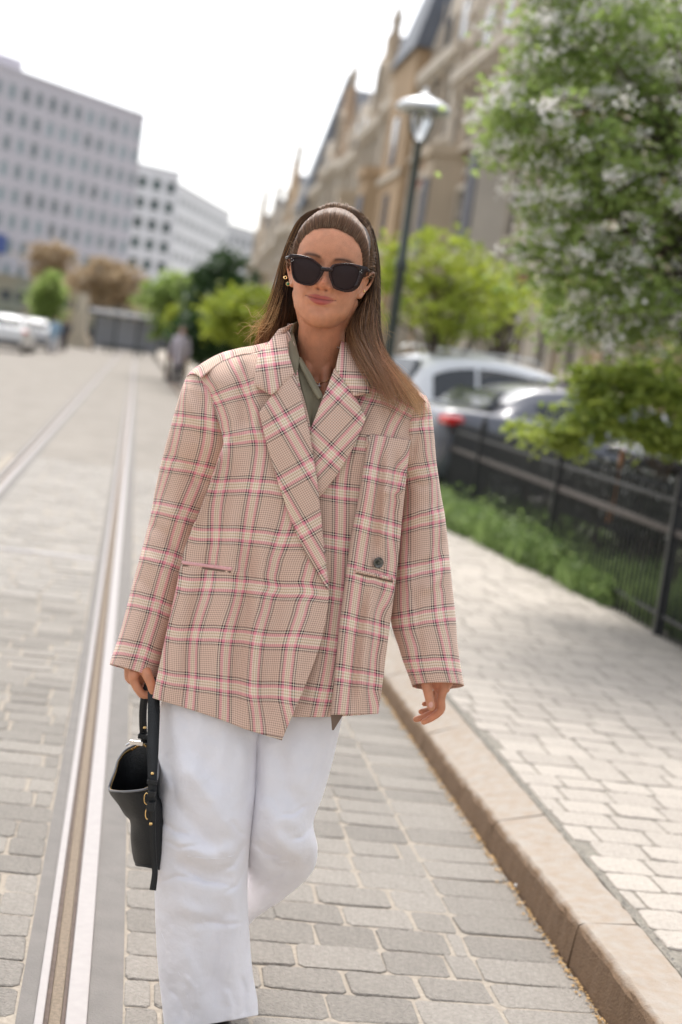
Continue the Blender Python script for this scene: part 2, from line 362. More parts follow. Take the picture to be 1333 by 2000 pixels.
# right-of-picture hand, seen from the thumb side, fingers relaxed and curled
def fing(px, Y, r): chain([P(a, b, y) for (a, b), y in zip(px, Y)], r, 14, 6)
Yh = 2.845
chain([P(853, 1285, Yh+.012), P(855, 1312, Yh+.014), P(862, 1332, Yh+.018), P(864, 1344, Yh+.022)], [.021, .023, .021, .014], 20, 6, 1.25)
for (mx, my, dy) in ((868, 1346, .000), (866, 1348, .018), (862, 1345, .036), (857, 1338, .052)):
    chain([P(852, 1290, Yh+.012+dy*.4), P((852+mx)/2+3, (1295+my)/2, Yh+.004+dy*.8), P(mx, my, Yh+dy)], [.014, .0115, .0098])
fing([(867, 1344), (862, 1365), (861.5, 1386), (845, 1401), (828, 1410)], [Yh, Yh, Yh, Yh-.002, Yh-.002], [.0100, .0088, .0086, .0076, .0062])
fing([(865, 1348), (859, 1370), (851, 1389), (832, 1399), (813, 1405)], [Yh+.018, Yh+.019, Yh+.018, Yh+.015, Yh+.012], [.0098, .0088, .0084, .0076, .0064])
fing([(861, 1346), (856, 1366), (848, 1381), (835, 1388), (823, 1390)], [Yh+.036, Yh+.036, Yh+.036, Yh+.033, Yh+.030], [.0092, .0084, .0080, .0070, .0060])
fing([(857, 1338), (852, 1354), (845, 1366), (837, 1373), (829, 1375)], [Yh+.052, Yh+.052, Yh+.051, Yh+.049, Yh+.047], [.0082, .0074, .0070, .0062, .0052])
fing([(846, 1300), (834, 1330), (838, 1358), (842.5, 1381)], [Yh+.000, Yh-.014, Yh-.020, Yh-.021], [.0150, .0115, .0098, .0082])
# hand closed round the bag straps
Yg = 2.83
chain([P(274, 1272, Yg+.045), P(271, 1300, Yg+.03), P(266, 1322, Yg+.02)], [.022, .023, .019], 20, 6, 1.3)
for k, (bx, by) in enumerate(((261, 1326), (264, 1330), (268, 1333), (272, 1335))):
    yy = Yg+.0-.004+k*.0175
    chain([P(272, 1290, Yg+.04), P(bx+2, by-12, yy), P(bx, by, yy)], [.014, .0115, .010])
    fing([(bx, by), (bx+8, by+18), (bx+19, by+30), (bx+31, by+30), (bx+36, by+18)], [yy, yy-.002, yy, yy+.002, yy+.004], [.0100, .0092, .0086, .0078, .0066])
fing([(276, 1296), (288, 1318), (296, 1338), (299, 1355)], [Yg+.015, Yg-.012, Yg-.018, Yg-.018], [.014, .011, .0095, .008])
# hips, legs, feet
hp = P(500, 1330, 2.93)
chain([tb+[-.02, .02, -.30], hp+[0, 0, .0], hp+[0, .0, -.05]], [.09, .105, .09], 22, 6, 1.3)
KL, AL = P(392, 1700, 2.83), P(418, 1960, 2.90)
KR, AR = P(550, 1640, 2.90), P(452, 1800, 3.24)
chain([hp+[-.07, 0, -.03], (hp+[-.07, 0, 0])*.5+KL*.5+[0, -.01, 0], KL, KL*.6+AL*.4+[0, .02, 0], AL], [.085, .072, .052, .048, .034], 18)
chain([hp+[.07, 0, -.03], (hp+[.07, 0, 0])*.5+KR*.5+[0, -.01, 0], KR, KR*.6+AR*.4+[0, .0, .0], AR], [.085, .072, .052, .048, .034], 18)
AL[2] = .09
chain([AL, [AL[0], AL[1]-.02, .05], [AL[0]+.005, AL[1]-.12, .032], [AL[0]+.01, AL[1]-.17, .028]], [.036, .036, .028, .02], 16, 5, 1.2)
chain([AR, AR+[0, .03, -.06], AR+[.0, -.035, -.12], AR+[0, -.07, -.14]], [.034, .036, .026, .02], 16, 5, 1.2)
me = bpy.data.meshes.new('person_body'); me.from_pydata(BV, [], BF); me.update()
tmp = bpy.data.objects.new('tmp_body', me); COL.objects.link(tmp)
md = tmp.modifiers.new('r', 'REMESH'); md.mode = 'VOXEL'; md.voxel_size = .0021
dg = bpy.context.evaluated_depsgraph_get(); ev = tmp.evaluated_get(dg).to_mesh()
nv = len(ev.vertices); V = np.empty(nv*3, np.float32); ev.vertices.foreach_get('co', V); V = V.reshape(-1, 3)
nl = len(ev.loops); LI = np.empty(nl, np.int32); ev.loops.foreach_get('vertex_index', LI); Fq = LI.reshape(-1, 4) if nl == 4*len(ev.polygons) else None
assert Fq is not None
tmp.evaluated_get(dg).to_mesh_clear(); bpy.data.objects.remove(tmp)
# light laplacian smoothing
e0 = np.concatenate([Fq[:, 0], Fq[:, 1], Fq[:, 2], Fq[:, 3]]); e1 = np.concatenate([Fq[:, 1], Fq[:, 2], Fq[:, 3], Fq[:, 0]])
deg = np.bincount(e0, minlength=nv)+np.bincount(e1, minlength=nv)
for it in range(4):
    A = np.stack([np.bincount(e0, V[e1, k], nv)+np.bincount(e1, V[e0, k], nv) for k in range(3)], 1)/deg[:, None]
    lam = .5 if it % 2 == 0 else -.45
    V = V+lam*(A-V)
V = V.astype(np.float32)
# skin tone: real colour differences of lips, cheeks, nose, brows, nails, plus painted shade in lip line and nostrils
L_ = hl(V); x_, y_, z_ = L_.T; ax = np.abs(x_)
skin = np.array(lin((208, 152, 122))); tint = np.repeat(skin[None], nv, 0)
def blend(mask, c): 
    global tint
    tint = tint*(1-mask[:, None])+np.array(c)[None]*mask[:, None]
isface = (y_ > .03) & (z_ > -.02) & (z_ < .2) & (ax < .075)
zl = .0515+3.0*ax**2
lm = isface*np.clip(1-(ax/.0300)**3, 0, 1)*np.clip(((.0086*(1-.18*gs(ax, 0, .003))*np.clip(1-(ax/.031)**2.4, 0, 1)+.0004)-(z_-zl))/.0012, 0, 1)*np.clip(((z_-zl)+(.0108*np.clip(1-(ax/.0295)**2, 0, 1)+.0004))/.0012, 0, 1)
blend(np.clip(isface*gs(ax, .042, .018)*gs(z_, .082, .016)*.45, 0, 1), lin((214, 130, 108)))
blend(np.clip(isface*gs(ax, 0, .012)*gs(z_, .084, .012)*.4, 0, 1), lin((212, 128, 104)))
blend(np.clip(isface*gs(z_, .165, .02)*.25, 0, 1), lin((222, 170, 142)))
blend(np.clip(lm*1.0, 0, 1)*.85, lin((176, 84, 88)))
blend(np.clip(isface*gs(z_, zl, .0010)*(ax < .031)*.75, 0, 1), lin((92, 38, 40)))  # shade painted into the line between the lips
blend(np.clip(isface*gs(ax, .0080, .0034)*gs(z_, .0702, .0022)*.8, 0, 1), lin((70, 30, 24)))  # shade painted into the nostril hollows
browz = .1300+.0035*np.clip(1-((ax-.032)/.02)**2, -1, 1)
blend(np.clip(isface*gs(z_, browz, .0032)*np.clip((ax-.010)/.006, 0, 1)*np.clip((.054-ax)/.01, 0, 1)*.95, 0, 1), lin((66, 44, 32)))
blend(np.clip(isface*gs(ax, .031, .006)*gs(z_, .108, .0045)*.7, 0, 1), lin((60, 40, 30)))
hlz = np.interp(np.abs(np.degrees(np.arctan2(x_, y_+.005))), [0, 36, 52, 64, 74, 84, 96, 110], [.191, .179, .163, .146, .130, .112, .104, .075])
blend(np.clip((z_-hlz+.004)/.013, 0, 1)*(z_ > .1)*.85, lin((104, 76, 56)))
mott = vnoise(V, 160, 5)*.5+vnoise(V, 420, 6)*.5; blend(np.clip(mott-.1, 0, 1)*.28*(V[:, 2] > 1.3), lin((188, 112, 86)))
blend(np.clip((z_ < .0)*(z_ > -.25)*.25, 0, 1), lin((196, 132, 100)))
for (px, py, Y, r) in ((842.5, 1377, Yh-.031, .0062),):
    d = np.linalg.norm((V-P(px, py, Y))*[1, 1, .85], axis=1); blend(np.clip((r-d)/.0012, 0, 1)*.9, lin((232, 190, 184)))
hd = np.linalg.norm(V-P(845, 1400, Yh), axis=1); blend(np.clip(1-hd/.035, 0, 1)*.35, lin((216, 124, 88)))
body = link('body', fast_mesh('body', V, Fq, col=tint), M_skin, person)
# ---- sunglasses
def gl(px, py, yl):   # photo pixel -> head-local point on the plane y=yl
    d = P(px, py, 1.)-[0, 0, H]; o = hl(np.array([0, 0, H])); dl = d @ HR
    return o+dl*((yl-o[1])/dl[1])
zz = lambda p: (540+p[0]/6.06, 440+p[1]/6.06)
left = [(148, 345), (220, 343), (300, 352), (400, 378), (470, 420), (540, 482), (572, 520), (556, 575), (510, 645), (445, 708), (375, 716), (280, 694), (215, 655), (185, 590), (172, 500), (160, 420)]
right = [(632, 515), (655, 480), (700, 458), (800, 444), (900, 452), (1000, 474), (1085, 500), (1065, 560), (1020, 630), (975, 725), (910, 778), (825, 793), (740, 772), (678, 742), (650, 670), (622, 585)]
lil = [(195, 400), (260, 385), (370, 398), (450, 435), (512, 492), (530, 530), (505, 600), (465, 655), (420, 685), (350, 688), (270, 668), (222, 625), (200, 560), (190, 480)]
lir = [(665, 530), (700, 490), (790, 470), (880, 476), (940, 492), (975, 530), (970, 600), (940, 680), (895, 738), (830, 760), (750, 745), (700, 715), (672, 650), (655, 580)]
def wrap(p):  # the front bends round the face
    q = p.copy(); q[..., 1] = .0985-2.4*q[..., 0]**2; return q
def ring(pts, n):
    A = np.array([gl(*zz(p), .095) for p in pts]); k = len(A); A = np.concatenate([A[-2:], A, A[:3]])
    return cr(A, t=2+np.linspace(0, k, n, endpoint=False))
glasses_parent = person
gF = MB()
def frame_ring(o_, i_):
    n = 72; O = wrap(ring(o_, n)); c = O.mean(0); I0 = wrap(ring(i_, n))
    # match inner ring start by angle
    aO = np.arctan2(O[:, 2]-c[2], O[:, 0]-c[0]); aI = np.arctan2(I0[:, 2]-c[2], I0[:, 0]-c[0])
    I = I0[[int(np.argmin(np.abs(np.angle(np.exp(1j*(aI-a)))))) for a in aO]]
    prof = []
    for (s, dy) in ((0, -.002), (.0, .0025), (.15, .0034), (.85, .0034), (1, .0022), (1, -.002)):
        q = O*(1-s)+I*s; q = q.copy(); q[:, 1] += dy; prof.append(hw(q))
    A = np.array(prof+[prof[0]]); m = len(A)
    b = len(gF.v); gF.v += [tuple(p) for p in A.reshape(-1, 3).tolist()]; gF.f += [tuple(int(i)+b for i in q) for q in gridfaces(m, n, True)]
    return I0
IL = frame_ring(left, lil); IR = frame_ring(right, lir)
br = np.array([gl(*zz(p), .095) for p in ((548, 515), (575, 522), (600, 524), (630, 524), (655, 530))]); br = wrap(br); br[:, 1] += .002
gF.tube(hw(cr(br, 12)), .0042, 10)
glasses = empty('sunglasses', hw((0, .098, .11)))
glasses.parent = person; glasses.matrix_parent_inverse = person.matrix_basis.inverted()
gfo = gF.build('frame', M_tort, glasses, smooth=True)
m_ = gfo.modifiers.new('edge', 'EDGE_SPLIT'); m_.split_angle = math.radians(50)
for I in (IL, IR):
    c = I.mean(0); rows = []
    for s in np.linspace(0, 1.03, 10):
        q = c+(I-c)*s; q = q.copy(); q[:, 1] = .0985-2.4*q[:, 0]**2+.0015*(1-s*s)+.0003; rows.append(hw(q))
    link('lens', fast_mesh('lens', np.array(rows).reshape(-1, 3), gridfaces(len(rows), len(I), True)), M_lens, glasses)
for s, oc in ((-1, left[0]), (1, right[6])):
    a = wrap(gl(*zz((oc[0]+14*-s, oc[1]+30)), .095)[None])[0]
    pts = np.array([a, [s*.078, a[1]-.02, a[2]-.002], [s*.076, .02, a[2]-.006], [s*.074, -.01, .112], [s*.071, -.03, .095]])
    b_ = MB(); b_.tube(hw(cr(pts, 24)), .0030, 8, 1.9); b_.build('temple', M_tort, glasses, smooth=True)
for tri in (((180, 392), (201, 413), (184, 425)), ((1008, 530), (992, 548), (1010, 560))):
    for p in tri:
        q = wrap(gl(*zz(p), .095)[None])[0]; b_ = MB(); b_.tube(hw(np.array([[q[0], q[1]+.003, q[2]], [q[0], q[1]+.0042, q[2]]])), .0009, 8); b_.build('rivet', M_silver, glasses, smooth=True)
# earrings
er = empty('earrings', hw((.07, 0, .08))); er.parent = person; er.matrix_parent_inverse = person.matrix_basis.inverted()
def ball(c, r, n=10):
    b_ = MB(); pr = [(max(r*math.sin(a), 1e-5), -r*math.cos(a)) for a in np.linspace(0, math.pi, 8)]; b_.lathe(pr, n, c); return b_
ball(hw(gl(563, 554.5, .016)), .0032).build('green_stud', M_gem, er, smooth=True)
b_ = MB(); b_.tube([hw(gl(563+.0035*math.cos(a)*990, 554.5+.0035*math.sin(a)*990, .0155)) for a in np.linspace(0, 6.28, 14)], .0008, 6); b_.build('stud_setting', M_gold, er, smooth=True)
b_ = MB(); b_.tube([hw(gl(558+3*math.cos(a), 542+2.6*math.sin(a), .010+.004*math.sin(a))) for a in np.linspace(0, 5.4, 14)], .0009, 6); b_.build('small_hoop', M_gold, er, smooth=True)
ball(hw(gl(711.5, 569, .016)), .0026).build('gold_stud', M_gold, er, smooth=True)
# ---- garment surface the jacket, lapels and hair lie on
XC = -.085
def Yf(X, Z):
    dx = np.abs(X-XC); Wd = .36
    D = np.interp(Z, [.60, .72, 1.0, 1.2, 1.3, 1.38, 1.43, 1.47, 1.52], [.185, .18, .155, .150, .142, .125, .105, .085, .05])
    base = np.clip(1-(dx/Wd)**2.3, .02, 1)**.55
    zt = 1.500-.42*np.clip(dx-.06, 0, 1)-.9*np.clip(dx-.225, 0, 1)
    t = np.clip((zt-Z)/.075, 0, 1)
    return 2.935-D*base*np.sqrt(np.clip(1-(1-t)**2, .0, 1))
def S(px, py, off=0.):
    px = np.asarray(px, float); py = np.asarray(py, float); Y = np.full(px.shape, 2.82)
    for _ in range(6):
        p = P(px, py, Y); Y = .5*Y+.5*Yf(p[..., 0], p[..., 2])
    return P(px, py, Y-off)
# ================================================================== CLOTHES
def sub(name, at):
    e = empty(name, at); e.parent = person; e.matrix_parent_inverse = person.matrix_basis.inverted(); return e
jacket = sub('jacket', P(560, 1000, 2.8)); trousers = sub('trousers', P(480, 1600, 2.8)); shirt = sub('shirt', P(600, 760, 2.8))
def net(rows, m, n, linear=False):
    """rows of picture points -> dense (m,n,2) array"""
    R = []
    for r in rows:
        r = np.array(r, float); 
        R.append(cr(r, 41) if len(r) > 2 else r[0]+(r[1]-r[0])*np.linspace(0, 1, 41)[:, None])
    R = np.array(R)
    # even spacing down by mean length
    t = np.concatenate([[0], np.cumsum(np.linalg.norm(np.diff(R.mean(1), axis=0), axis=1))]); t /= t[-1]
    q = np.interp(np.linspace(0, 1, m), t, np.arange(len(R)))
    if linear:
        i = np.minimum(q.astype(int), len(R)-2); u = (q-i)[:, None, None]; A = R[i]*(1-u)+R[i+1]*u
    else: A = cr(R, t=q)
    B = cr(A.transpose(1, 0, 2), n).transpose(1, 0, 2)
    return B
def pline_d(Q, line):
    """distance of points Q(...,2) to a polyline and the parameter along it"""
    line = np.array(line, float); best = np.full(Q.shape[:-1], 1e9); par = np.zeros(Q.shape[:-1]); sd_ = np.zeros(Q.shape[:-1])
    Ls = np.linalg.norm(np.diff(line, axis=0), axis=1); tot = Ls.sum(); acc = 0
    for a, b, l in zip(line[:-1], line[1:], Ls):
        d = (b-a)/l; r = Q-a; s = np.clip(r @ d, 0, l); e = r-s[..., None]*d; dist = np.linalg.norm(e, axis=-1)
        sg = np.sign(e[..., 0]*d[1]-e[..., 1]*d[0])
        k = dist < best; best = np.where(k, dist, best); par = np.where(k, (acc+s)/tot, par); sd_ = np.where(k, sg, sd_); acc += l
    return best, par, sd_
def folds(Q, L):
    o = np.zeros(Q.shape[:-1])
    for line, w_, amp in L:
        d, p, sg = pline_d(Q, line); o += amp*np.exp(-(d/w_)**2)*np.clip(np.sin(np.pi*np.clip(p*.92+.04, 0, 1))*1.6, 0, 1)
    return o
def arc_uv(W, j0, i0=0, u0=0., v0=0.):
    du = np.linalg.norm(np.diff(W, axis=1), axis=2); cu = np.concatenate([np.zeros((len(W), 1)), np.cumsum(du, 1)], 1); cu = cu-cu[:, j0:j0+1]
    dv = np.linalg.norm(np.diff(W, axis=0), axis=2); cv = np.concatenate([np.zeros((1, W.shape[1])), np.cumsum(dv, 0)], 0); cv = cv-cv[i0:i0+1]
    # keep the weave smooth: blend each column's length with the mean
    cv = .25*cv+.75*cv.mean(1, keepdims=True)
    return np.stack([cu+u0, cv+v0], -1)
def cloth(name, W, mat_, parent, uv=None, th=.0022, closed=False, **k):
    m, n = W.shape[:2]
    o = link(name, fast_mesh(name, W.reshape(-1, 3), gridfaces(m, n, closed), uv=None if uv is None else uv.reshape(-1, 2)), mat_, parent, **k)
    if th:
        s = o.modifiers.new('thickness', 'SOLIDIFY'); s.thickness = th; s.offset = 0; s.use_rim = True
    return o
def rotuv(Q, ang, u0=0., v0=0.):
    a = math.radians(ang); x, y = (Q[..., 0])/992., (Q[..., 1])/992.
    return np.stack([x*math.cos(a)-y*math.sin(a)+u0, x*math.sin(a)+y*math.cos(a)+v0], -1)
# ---- left-of-picture front (lies on top)
rowsL = [[(392, 738), (416, 718), (442, 703), (472, 693), (505, 689), (545, 672), (575, 668)],
         [(412, 775), (585, 745)], [(424, 812), (600, 800)], [(437, 860), (613, 872)], [(428, 895), (620, 925)], [(396, 985), (628, 1020)],
         [(362, 1072), (641, 1118)], [(345, 1150), (640, 1192)], [(324, 1245), (616, 1288)], [(299, 1363), (420, 1401), (480, 1424), (551, 1446)]]
QL = net(rowsL, 230, 150)
FL = [([(474, 705), (478, 760), (480, 850)], 15, -.010), ([(500, 700), (498, 790), (492, 870)], 12, .006), ([(449, 850), (420, 905), (395, 975), (372, 1040)], 13, .013), ([(468, 860), (446, 940), (425, 1040), (400, 1160)], 16, -.009),
      ([(455, 990), (450, 1090), (436, 1220), (415, 1410)], 17, .010), ([(488, 1000), (486, 1100), (472, 1240), (455, 1430)], 15, -.010), ([(520, 1010), (505, 1180), (488, 1430)], 14, .009),
      ([(556, 1060), (535, 1220), (515, 1440)], 16, -.007), ([(372, 1110), (352, 1230), (338, 1370)], 16, .007), ([(396, 1120), (372, 1250), (365, 1380)], 12, -.006),
      ([(445, 852), (480, 845), (520, 850)], 9, .004), ([(600, 1190), (580, 1300), (560, 1440)], 16, .006), ([(452, 1104), (478, 1130), (500, 1170)], 10, .005)]
taperL = 1-np.exp(-(np.linspace(0, 1, 150)[None]/.10)**2)*np.clip((900-QL[..., 1])/50, 0, 1)
oL = .015*taperL-.006*(1-taperL)+1.2*folds(QL, FL)
WL_ = S(QL[..., 0], QL[..., 1], oL); WL_[..., 1] += .0012*vnoise(WL_, 22, 3)
uvL = arc_uv(WL_, 60, 0, .016, .035)
cloth('front_panel', WL_, M_plaid, jacket, uvL)
# ---- right-of-picture front (under)
rowsR = [[(672, 672), (700, 686), (760, 712), (818, 770)], [(664, 735), (818, 790)], [(645, 790), (808, 816)], [(615, 850), (801, 868)], [(598, 930), (790, 946)], [(598, 1020), (782, 1040)],
         [(598, 1120), (770, 1150)], [(592, 1195), (760, 1216)], [(578, 1300), (748, 1318)], [(562, 1400), (640, 1400), (737, 1394)]]
QR = net(rowsR, 230, 190)
ridge = [(726, 838), (716, 880), (704, 960), (687, 1050), (673, 1150), (661, 1250), (654, 1330), (647, 1396)]
taperR = 1-np.exp(-((1-np.linspace(0, 1, 190)[None])/.08)**2)*np.clip((930-QR[..., 1])/50, 0, 1)
oR = .002*taperR-.010*(1-taperR)-.008*np.clip((QR[..., 1]-860)/120, 0, 1)
FR = [([(640, 1000), (638, 1150), (620, 1390)], 12, .005), ([(612, 1180), (600, 1290), (590, 1390)], 10, -.004), ([(770, 800), (762, 850), (757, 900)], 10, -.004), ([(740, 740), (742, 790), (738, 850)], 12, .005)]
oR = oR+folds(QR, FR)
WR_ = S(QR[..., 0], QR[..., 1], oR); WR_[..., 1] += .0010*vnoise(WR_, 22, 5)
cloth('front_panel', WR_, M_plaid, jacket, arc_uv(WR_, 40, 0, .062, .020))
# the fold of the same front that stands proud, running from the breast pocket down to the hem
rgt = [(801, 868), (796, 900), (790, 946), (782, 1037), (770, 1150), (760, 1216), (748, 1318), (737, 1394)]
ry_ = [848, 900, 965, 1050, 1150, 1235, 1325, 1396]
rowsO = [[(np.interp(y, [r[1] for r in ridge], [r[0] for r in ridge]), y), (np.interp(y+k, [r[1] for r in rgt], [r[0] for r in rgt])+1.5, y+k)] for y, k in zip(ry_, (12, 16, 22, 28, 28, 24, 14, -2))]
QO = net(rowsO, 210, 110); so = np.linspace(0, 1, 110)[None]; top_ = np.clip((QO[..., 1]-846)/90, 0, 1)
FO_ = [([(748, 860), (742, 960), (733, 1060), (728, 1110)], 7, -.009), ([(762, 880), (755, 960), (748, 1080)], 7, .010), ([(724, 870), (722, 960), (712, 1060)], 9, .006), ([(790, 950), (768, 962), (742, 960)], 8, .006),
       ([(732, 1135), (718, 1240), (703, 1390)], 8, .010), ([(717, 1150), (700, 1260), (686, 1390)], 7, -.009), ([(748, 1150), (735, 1260), (722, 1390)], 8, -.006), ([(776, 880), (772, 950), (764, 1030)], 7, -.007)]
oO = .004+.024*top_*(1-so**1.6)+folds(QO, FO_)-.022*top_*np.exp(-(so/.035)**2)
WO = S(QO[..., 0], QO[..., 1], oO); WO[..., 1] += .0015*vnoise(WO, 22, 5)
cloth('front_fold', WO, M_plaid, jacket, arc_uv(WO, 12, 0, .0045, .042))
QT = net([[(646, 1385), (672, 1385)], [(647, 1400), (668, 1400)], [(649, 1426), (652, 1426)]], 20, 12, True); cloth('lining_tip', S(QT[..., 0], QT[..., 1], -.004), M_lining, jacket)
# ---- back of the jacket with the shoulder yokes
def mid(a, b, t): return a*(1-t)+b*t
lw, rw = WL_[:, 0], WR_[:, -1]
tl = np.linspace(0, 1, 230); rows = []
hemz = np.interp(tl, [0, 1], [0, -.035])
for i in range(230):
    a, b = lw[i], rw[i]; th_ = np.linspace(0, math.pi, 60)
    c = (a+b)/2; hx = (b-a)/2
    dpt = np.interp(a[2], [.7, 1.0, 1.3, 1.42], [.24, .24, .26, .16])
    q = c[None]-hx[None]*np.cos(th_)[:, None]*1.0; q[:, 1] += dpt*np.sin(th_)**.8; q[:, 2] += .02*np.sin(th_)+hemz[i]*np.sin(th_); rows.append(q)
WB = np.array(rows); cloth('back_panel', WB, M_plaid, jacket, arc_uv(WB, 20, 0, 0, 0))
sil = [(366, 735), (381, 720), (406, 703.5), (432, 690.5), (464, 682.5), (497, 676), (530, 668), (560, 640)]
seam = [(392, 738), (405, 727), (425, 712), (442, 703), (472, 693), (500, 689), (545, 672), (570, 668)]
A = S(np.array(cr(seam, 50))[:, 0], np.array(cr(seam, 50))[:, 1], .015); sl = cr(sil, 50); Bp = P(sl[:, 0], sl[:, 1], A[:, 1]+.055)
rows = []
for s in np.linspace(-.04, 1, 14):
    q = mid(A, Bp, s); q[:, 2] += .006*math.sin(math.pi*max(s, 0)); rows.append(q)
back_ = Bp.copy(); 
for k in range(1, 12): q = back_.copy(); q[:, 1] += .011*k; q[:, 2] -= .0016*k*k; rows.append(q)
YK = np.array(rows); cloth('shoulder_yoke', YK, M_plaid, jacket, arc_uv(YK, 25, 0, .03, .05))
sil2 = [(655, 668), (690, 684), (730, 702), (775, 728), (822, 768), (832, 778)]; s2 = cr(sil2, 50); A2 = S(s2[:, 0], s2[:, 1]+8, .004); B2 = P(s2[:, 0], s2[:, 1], A2[:, 1]+.05)
rows = [mid(A2, B2, s) for s in np.linspace(-.05, 1, 12)]
for k in range(1, 12): q = B2.copy(); q[:, 1] += .011*k; q[:, 2] -= .0016*k*k; rows.append(q)
YK2 = np.array(rows); cloth('shoulder_yoke', YK2, M_plaid, jacket, arc_uv(YK2, 25, 0, .03, .0))
# ---- sleeves
def sleeve(st, Yc, ry, fl, u0, v0, seed, cuffdrop=0., m=260, n=150):
    st = np.array(st, float); q = net(st[:, :2].tolist(), m, 2)   # outer/inner picture points
    t = np.linspace(0, 1, m); k = np.concatenate([[0], np.cumsum(np.linalg.norm(np.diff(st.mean(1), axis=0), axis=1))]); k /= k[-1]
    yc = np.interp(t, k, Yc); rr = np.interp(t, k, ry)
    a = np.linspace(0, 2*math.pi, n, endpoint=False)
    s = (1-np.cos(a))/2; fr = np.sin(a)
    Q = q[:, :1]*(1-s)[None, :, None]+q[:, 1:2]*s[None, :, None]
    fo = folds(Q, fl)
    Y = yc[:, None]-rr[:, None]*np.sign(fr)*np.abs(fr)[None]**.85-np.clip(fr, 0, 1)[None]**.5*fo
    Q = Q.copy(); Q[..., 1] += cuffdrop*(-fr[None])*np.clip((t-.8)/.2, 0, 1)[:, None]
    W = P(Q[..., 0], Q[..., 1], Y); W += .0012*vnoise(W, 20, seed)[..., None]
    W2 = np.concatenate([W, W[:, :1]], 1); uv = arc_uv(W2, 37, 0, u0, v0)
    return W2, uv
SL = [((367, 733), (425, 733)), ((357, 757), (452, 775)), ((344, 800), (464, 822)), ((329, 855), (470, 884)), ((313, 920), (444, 955)), ((299, 988), (404, 1022)), ((284, 1052), (380, 1090)), ((268, 1112), (360, 1150)), ((246, 1198), (334, 1236)), ((216.5, 1297), (307, 1325))]
fSL = [([(340, 745), (372, 790), (400, 850)], 13, .008), ([(395, 745), (412, 800), (422, 850)], 7, .006), ([(330, 880), (365, 910), (400, 960)], 12, -.007), ([(300, 985), (340, 1000), (378, 1040)], 14, .009), ([(285, 1020), (325, 1045), (360, 1090)], 11, -.009), ([(268, 1080), (305, 1100), (345, 1150)], 14, .008), ([(262, 1120), (295, 1150), (330, 1200)], 11, -.006), ([(360, 870), (345, 960), (320, 1060)], 14, .005), ([(280, 1180), (262, 1240), (250, 1300)], 12, .005)]
W_, uv_ = sleeve(SL, [2.905, 2.90, 2.90, 2.91, 2.93, 2.935, 2.925, 2.91, 2.89, 2.87], [.045, .068, .078, .078, .068, .064, .062, .062, .060, .058], fSL, .010, .012, 1, 2)
cloth('sleeve', W_, M_plaid, jacket, uv_)
SRt = [((832, 772), (782, 782)), ((841, 796), (772, 810)), ((847, 840), (766, 850)), ((851, 885), (768, 900)), ((857, 935), (786, 955)), ((865, 990), (779, 1020)), ((874, 1060), (772, 1080)), ((880, 1112), (765, 1140)), ((888, 1190), (765, 1212)), ((896, 1270), (783, 1270)), ((906, 1339), (806, 1340))]
fSR = [([(812, 812), (806, 850), (800, 880)], 6, .006), ([(822, 815), (812, 850), (806, 900)], 6, -.005), ([(795, 930), (825, 950), (850, 945)], 9, -.004), ([(790, 1010), (830, 1000), (868, 1010)], 12, .006), ([(872, 1040), (850, 1090), (815, 1120)], 12, -.010), ([(880, 1090), (858, 1130), (820, 1160)], 10, .009), ([(785, 1060), (800, 1150), (818, 1250)], 10, .006), ([(800, 1140), (815, 1200), (825, 1300)], 8, -.006), ([(868, 1180), (872, 1250), (876, 1330)], 12, .004)]
W_, uv_ = sleeve(SRt, [2.90, 2.90, 2.90, 2.91, 2.92, 2.92, 2.915, 2.905, 2.885, 2.87, 2.86], [.04, .062, .072, .072, .066, .062, .06, .06, .058, .056, .054], fSR, .052, .060, 2, 7)
cloth('sleeve', W_, M_plaid, jacket, uv_)
# ---- collar and lapels
def flap(name, rows, off, ang, u0=0, v0=0, m=90, n=40, th=.0026, roll=.006, matl=None, lin_=True, fl=None, par=None, edge_out=0):
    Q = net(rows, m, n, lin_); s = np.linspace(0, 1, n)[None]
    o = (off[0]+(off[1]-off[0])*np.linspace(0, 1, m)[:, None] if isinstance(off, tuple) else off)+roll*np.sin(np.pi*s)**.8
    if fl: o = o+folds(Q, fl)
    W = S(Q[..., 0], Q[..., 1], o+0*Q[..., 0])
    return cloth(name, W, matl or M_plaid, par or jacket, rotuv(Q, ang, u0, v0), th)
flap('lapel', [[(538, 765), (575, 728)], [(507, 806), (589, 775)], [(522, 869), (605, 845)], [(543, 938), (619.5, 938)], [(568, 1014), (627.5, 1010)], [(600, 1085), (633.5, 1082)], [(625, 1124), (638.5, 1122)], [(640, 1151), (641.5, 1149)]], (.030, .020), 30, .022, .030, m=120)
flap('lapel', [[(654, 720), (693, 773)], [(641, 754), (715, 817)], [(630, 780), (706, 840)], [(606, 842), (687, 880)], [(600, 880), (658, 928)], [(604, 930), (631, 963)], [(612, 960), (618, 975)]], (.020, .009), -43, .040, .012, m=90)
flap('collar', [[(545, 644), (572, 632)], [(521, 676), (559, 652)], [(505, 690), (563, 690)], [(500, 725), (571, 716)], [(497, 752), (575, 729)], [(515, 762), (556, 749)], [(531, 771), (537, 766)]], .034, 8, .034, .052, m=70, roll=.008)
flap('collar', [[(667, 668), (690, 672)], [(663, 690), (704, 694)], [(659, 706), (714, 718)], [(656, 721), (719, 742)], [(674, 746), (724, 767)], [(692, 773), (694, 773)]], .024, -3, .055, .012, m=60, roll=.008)
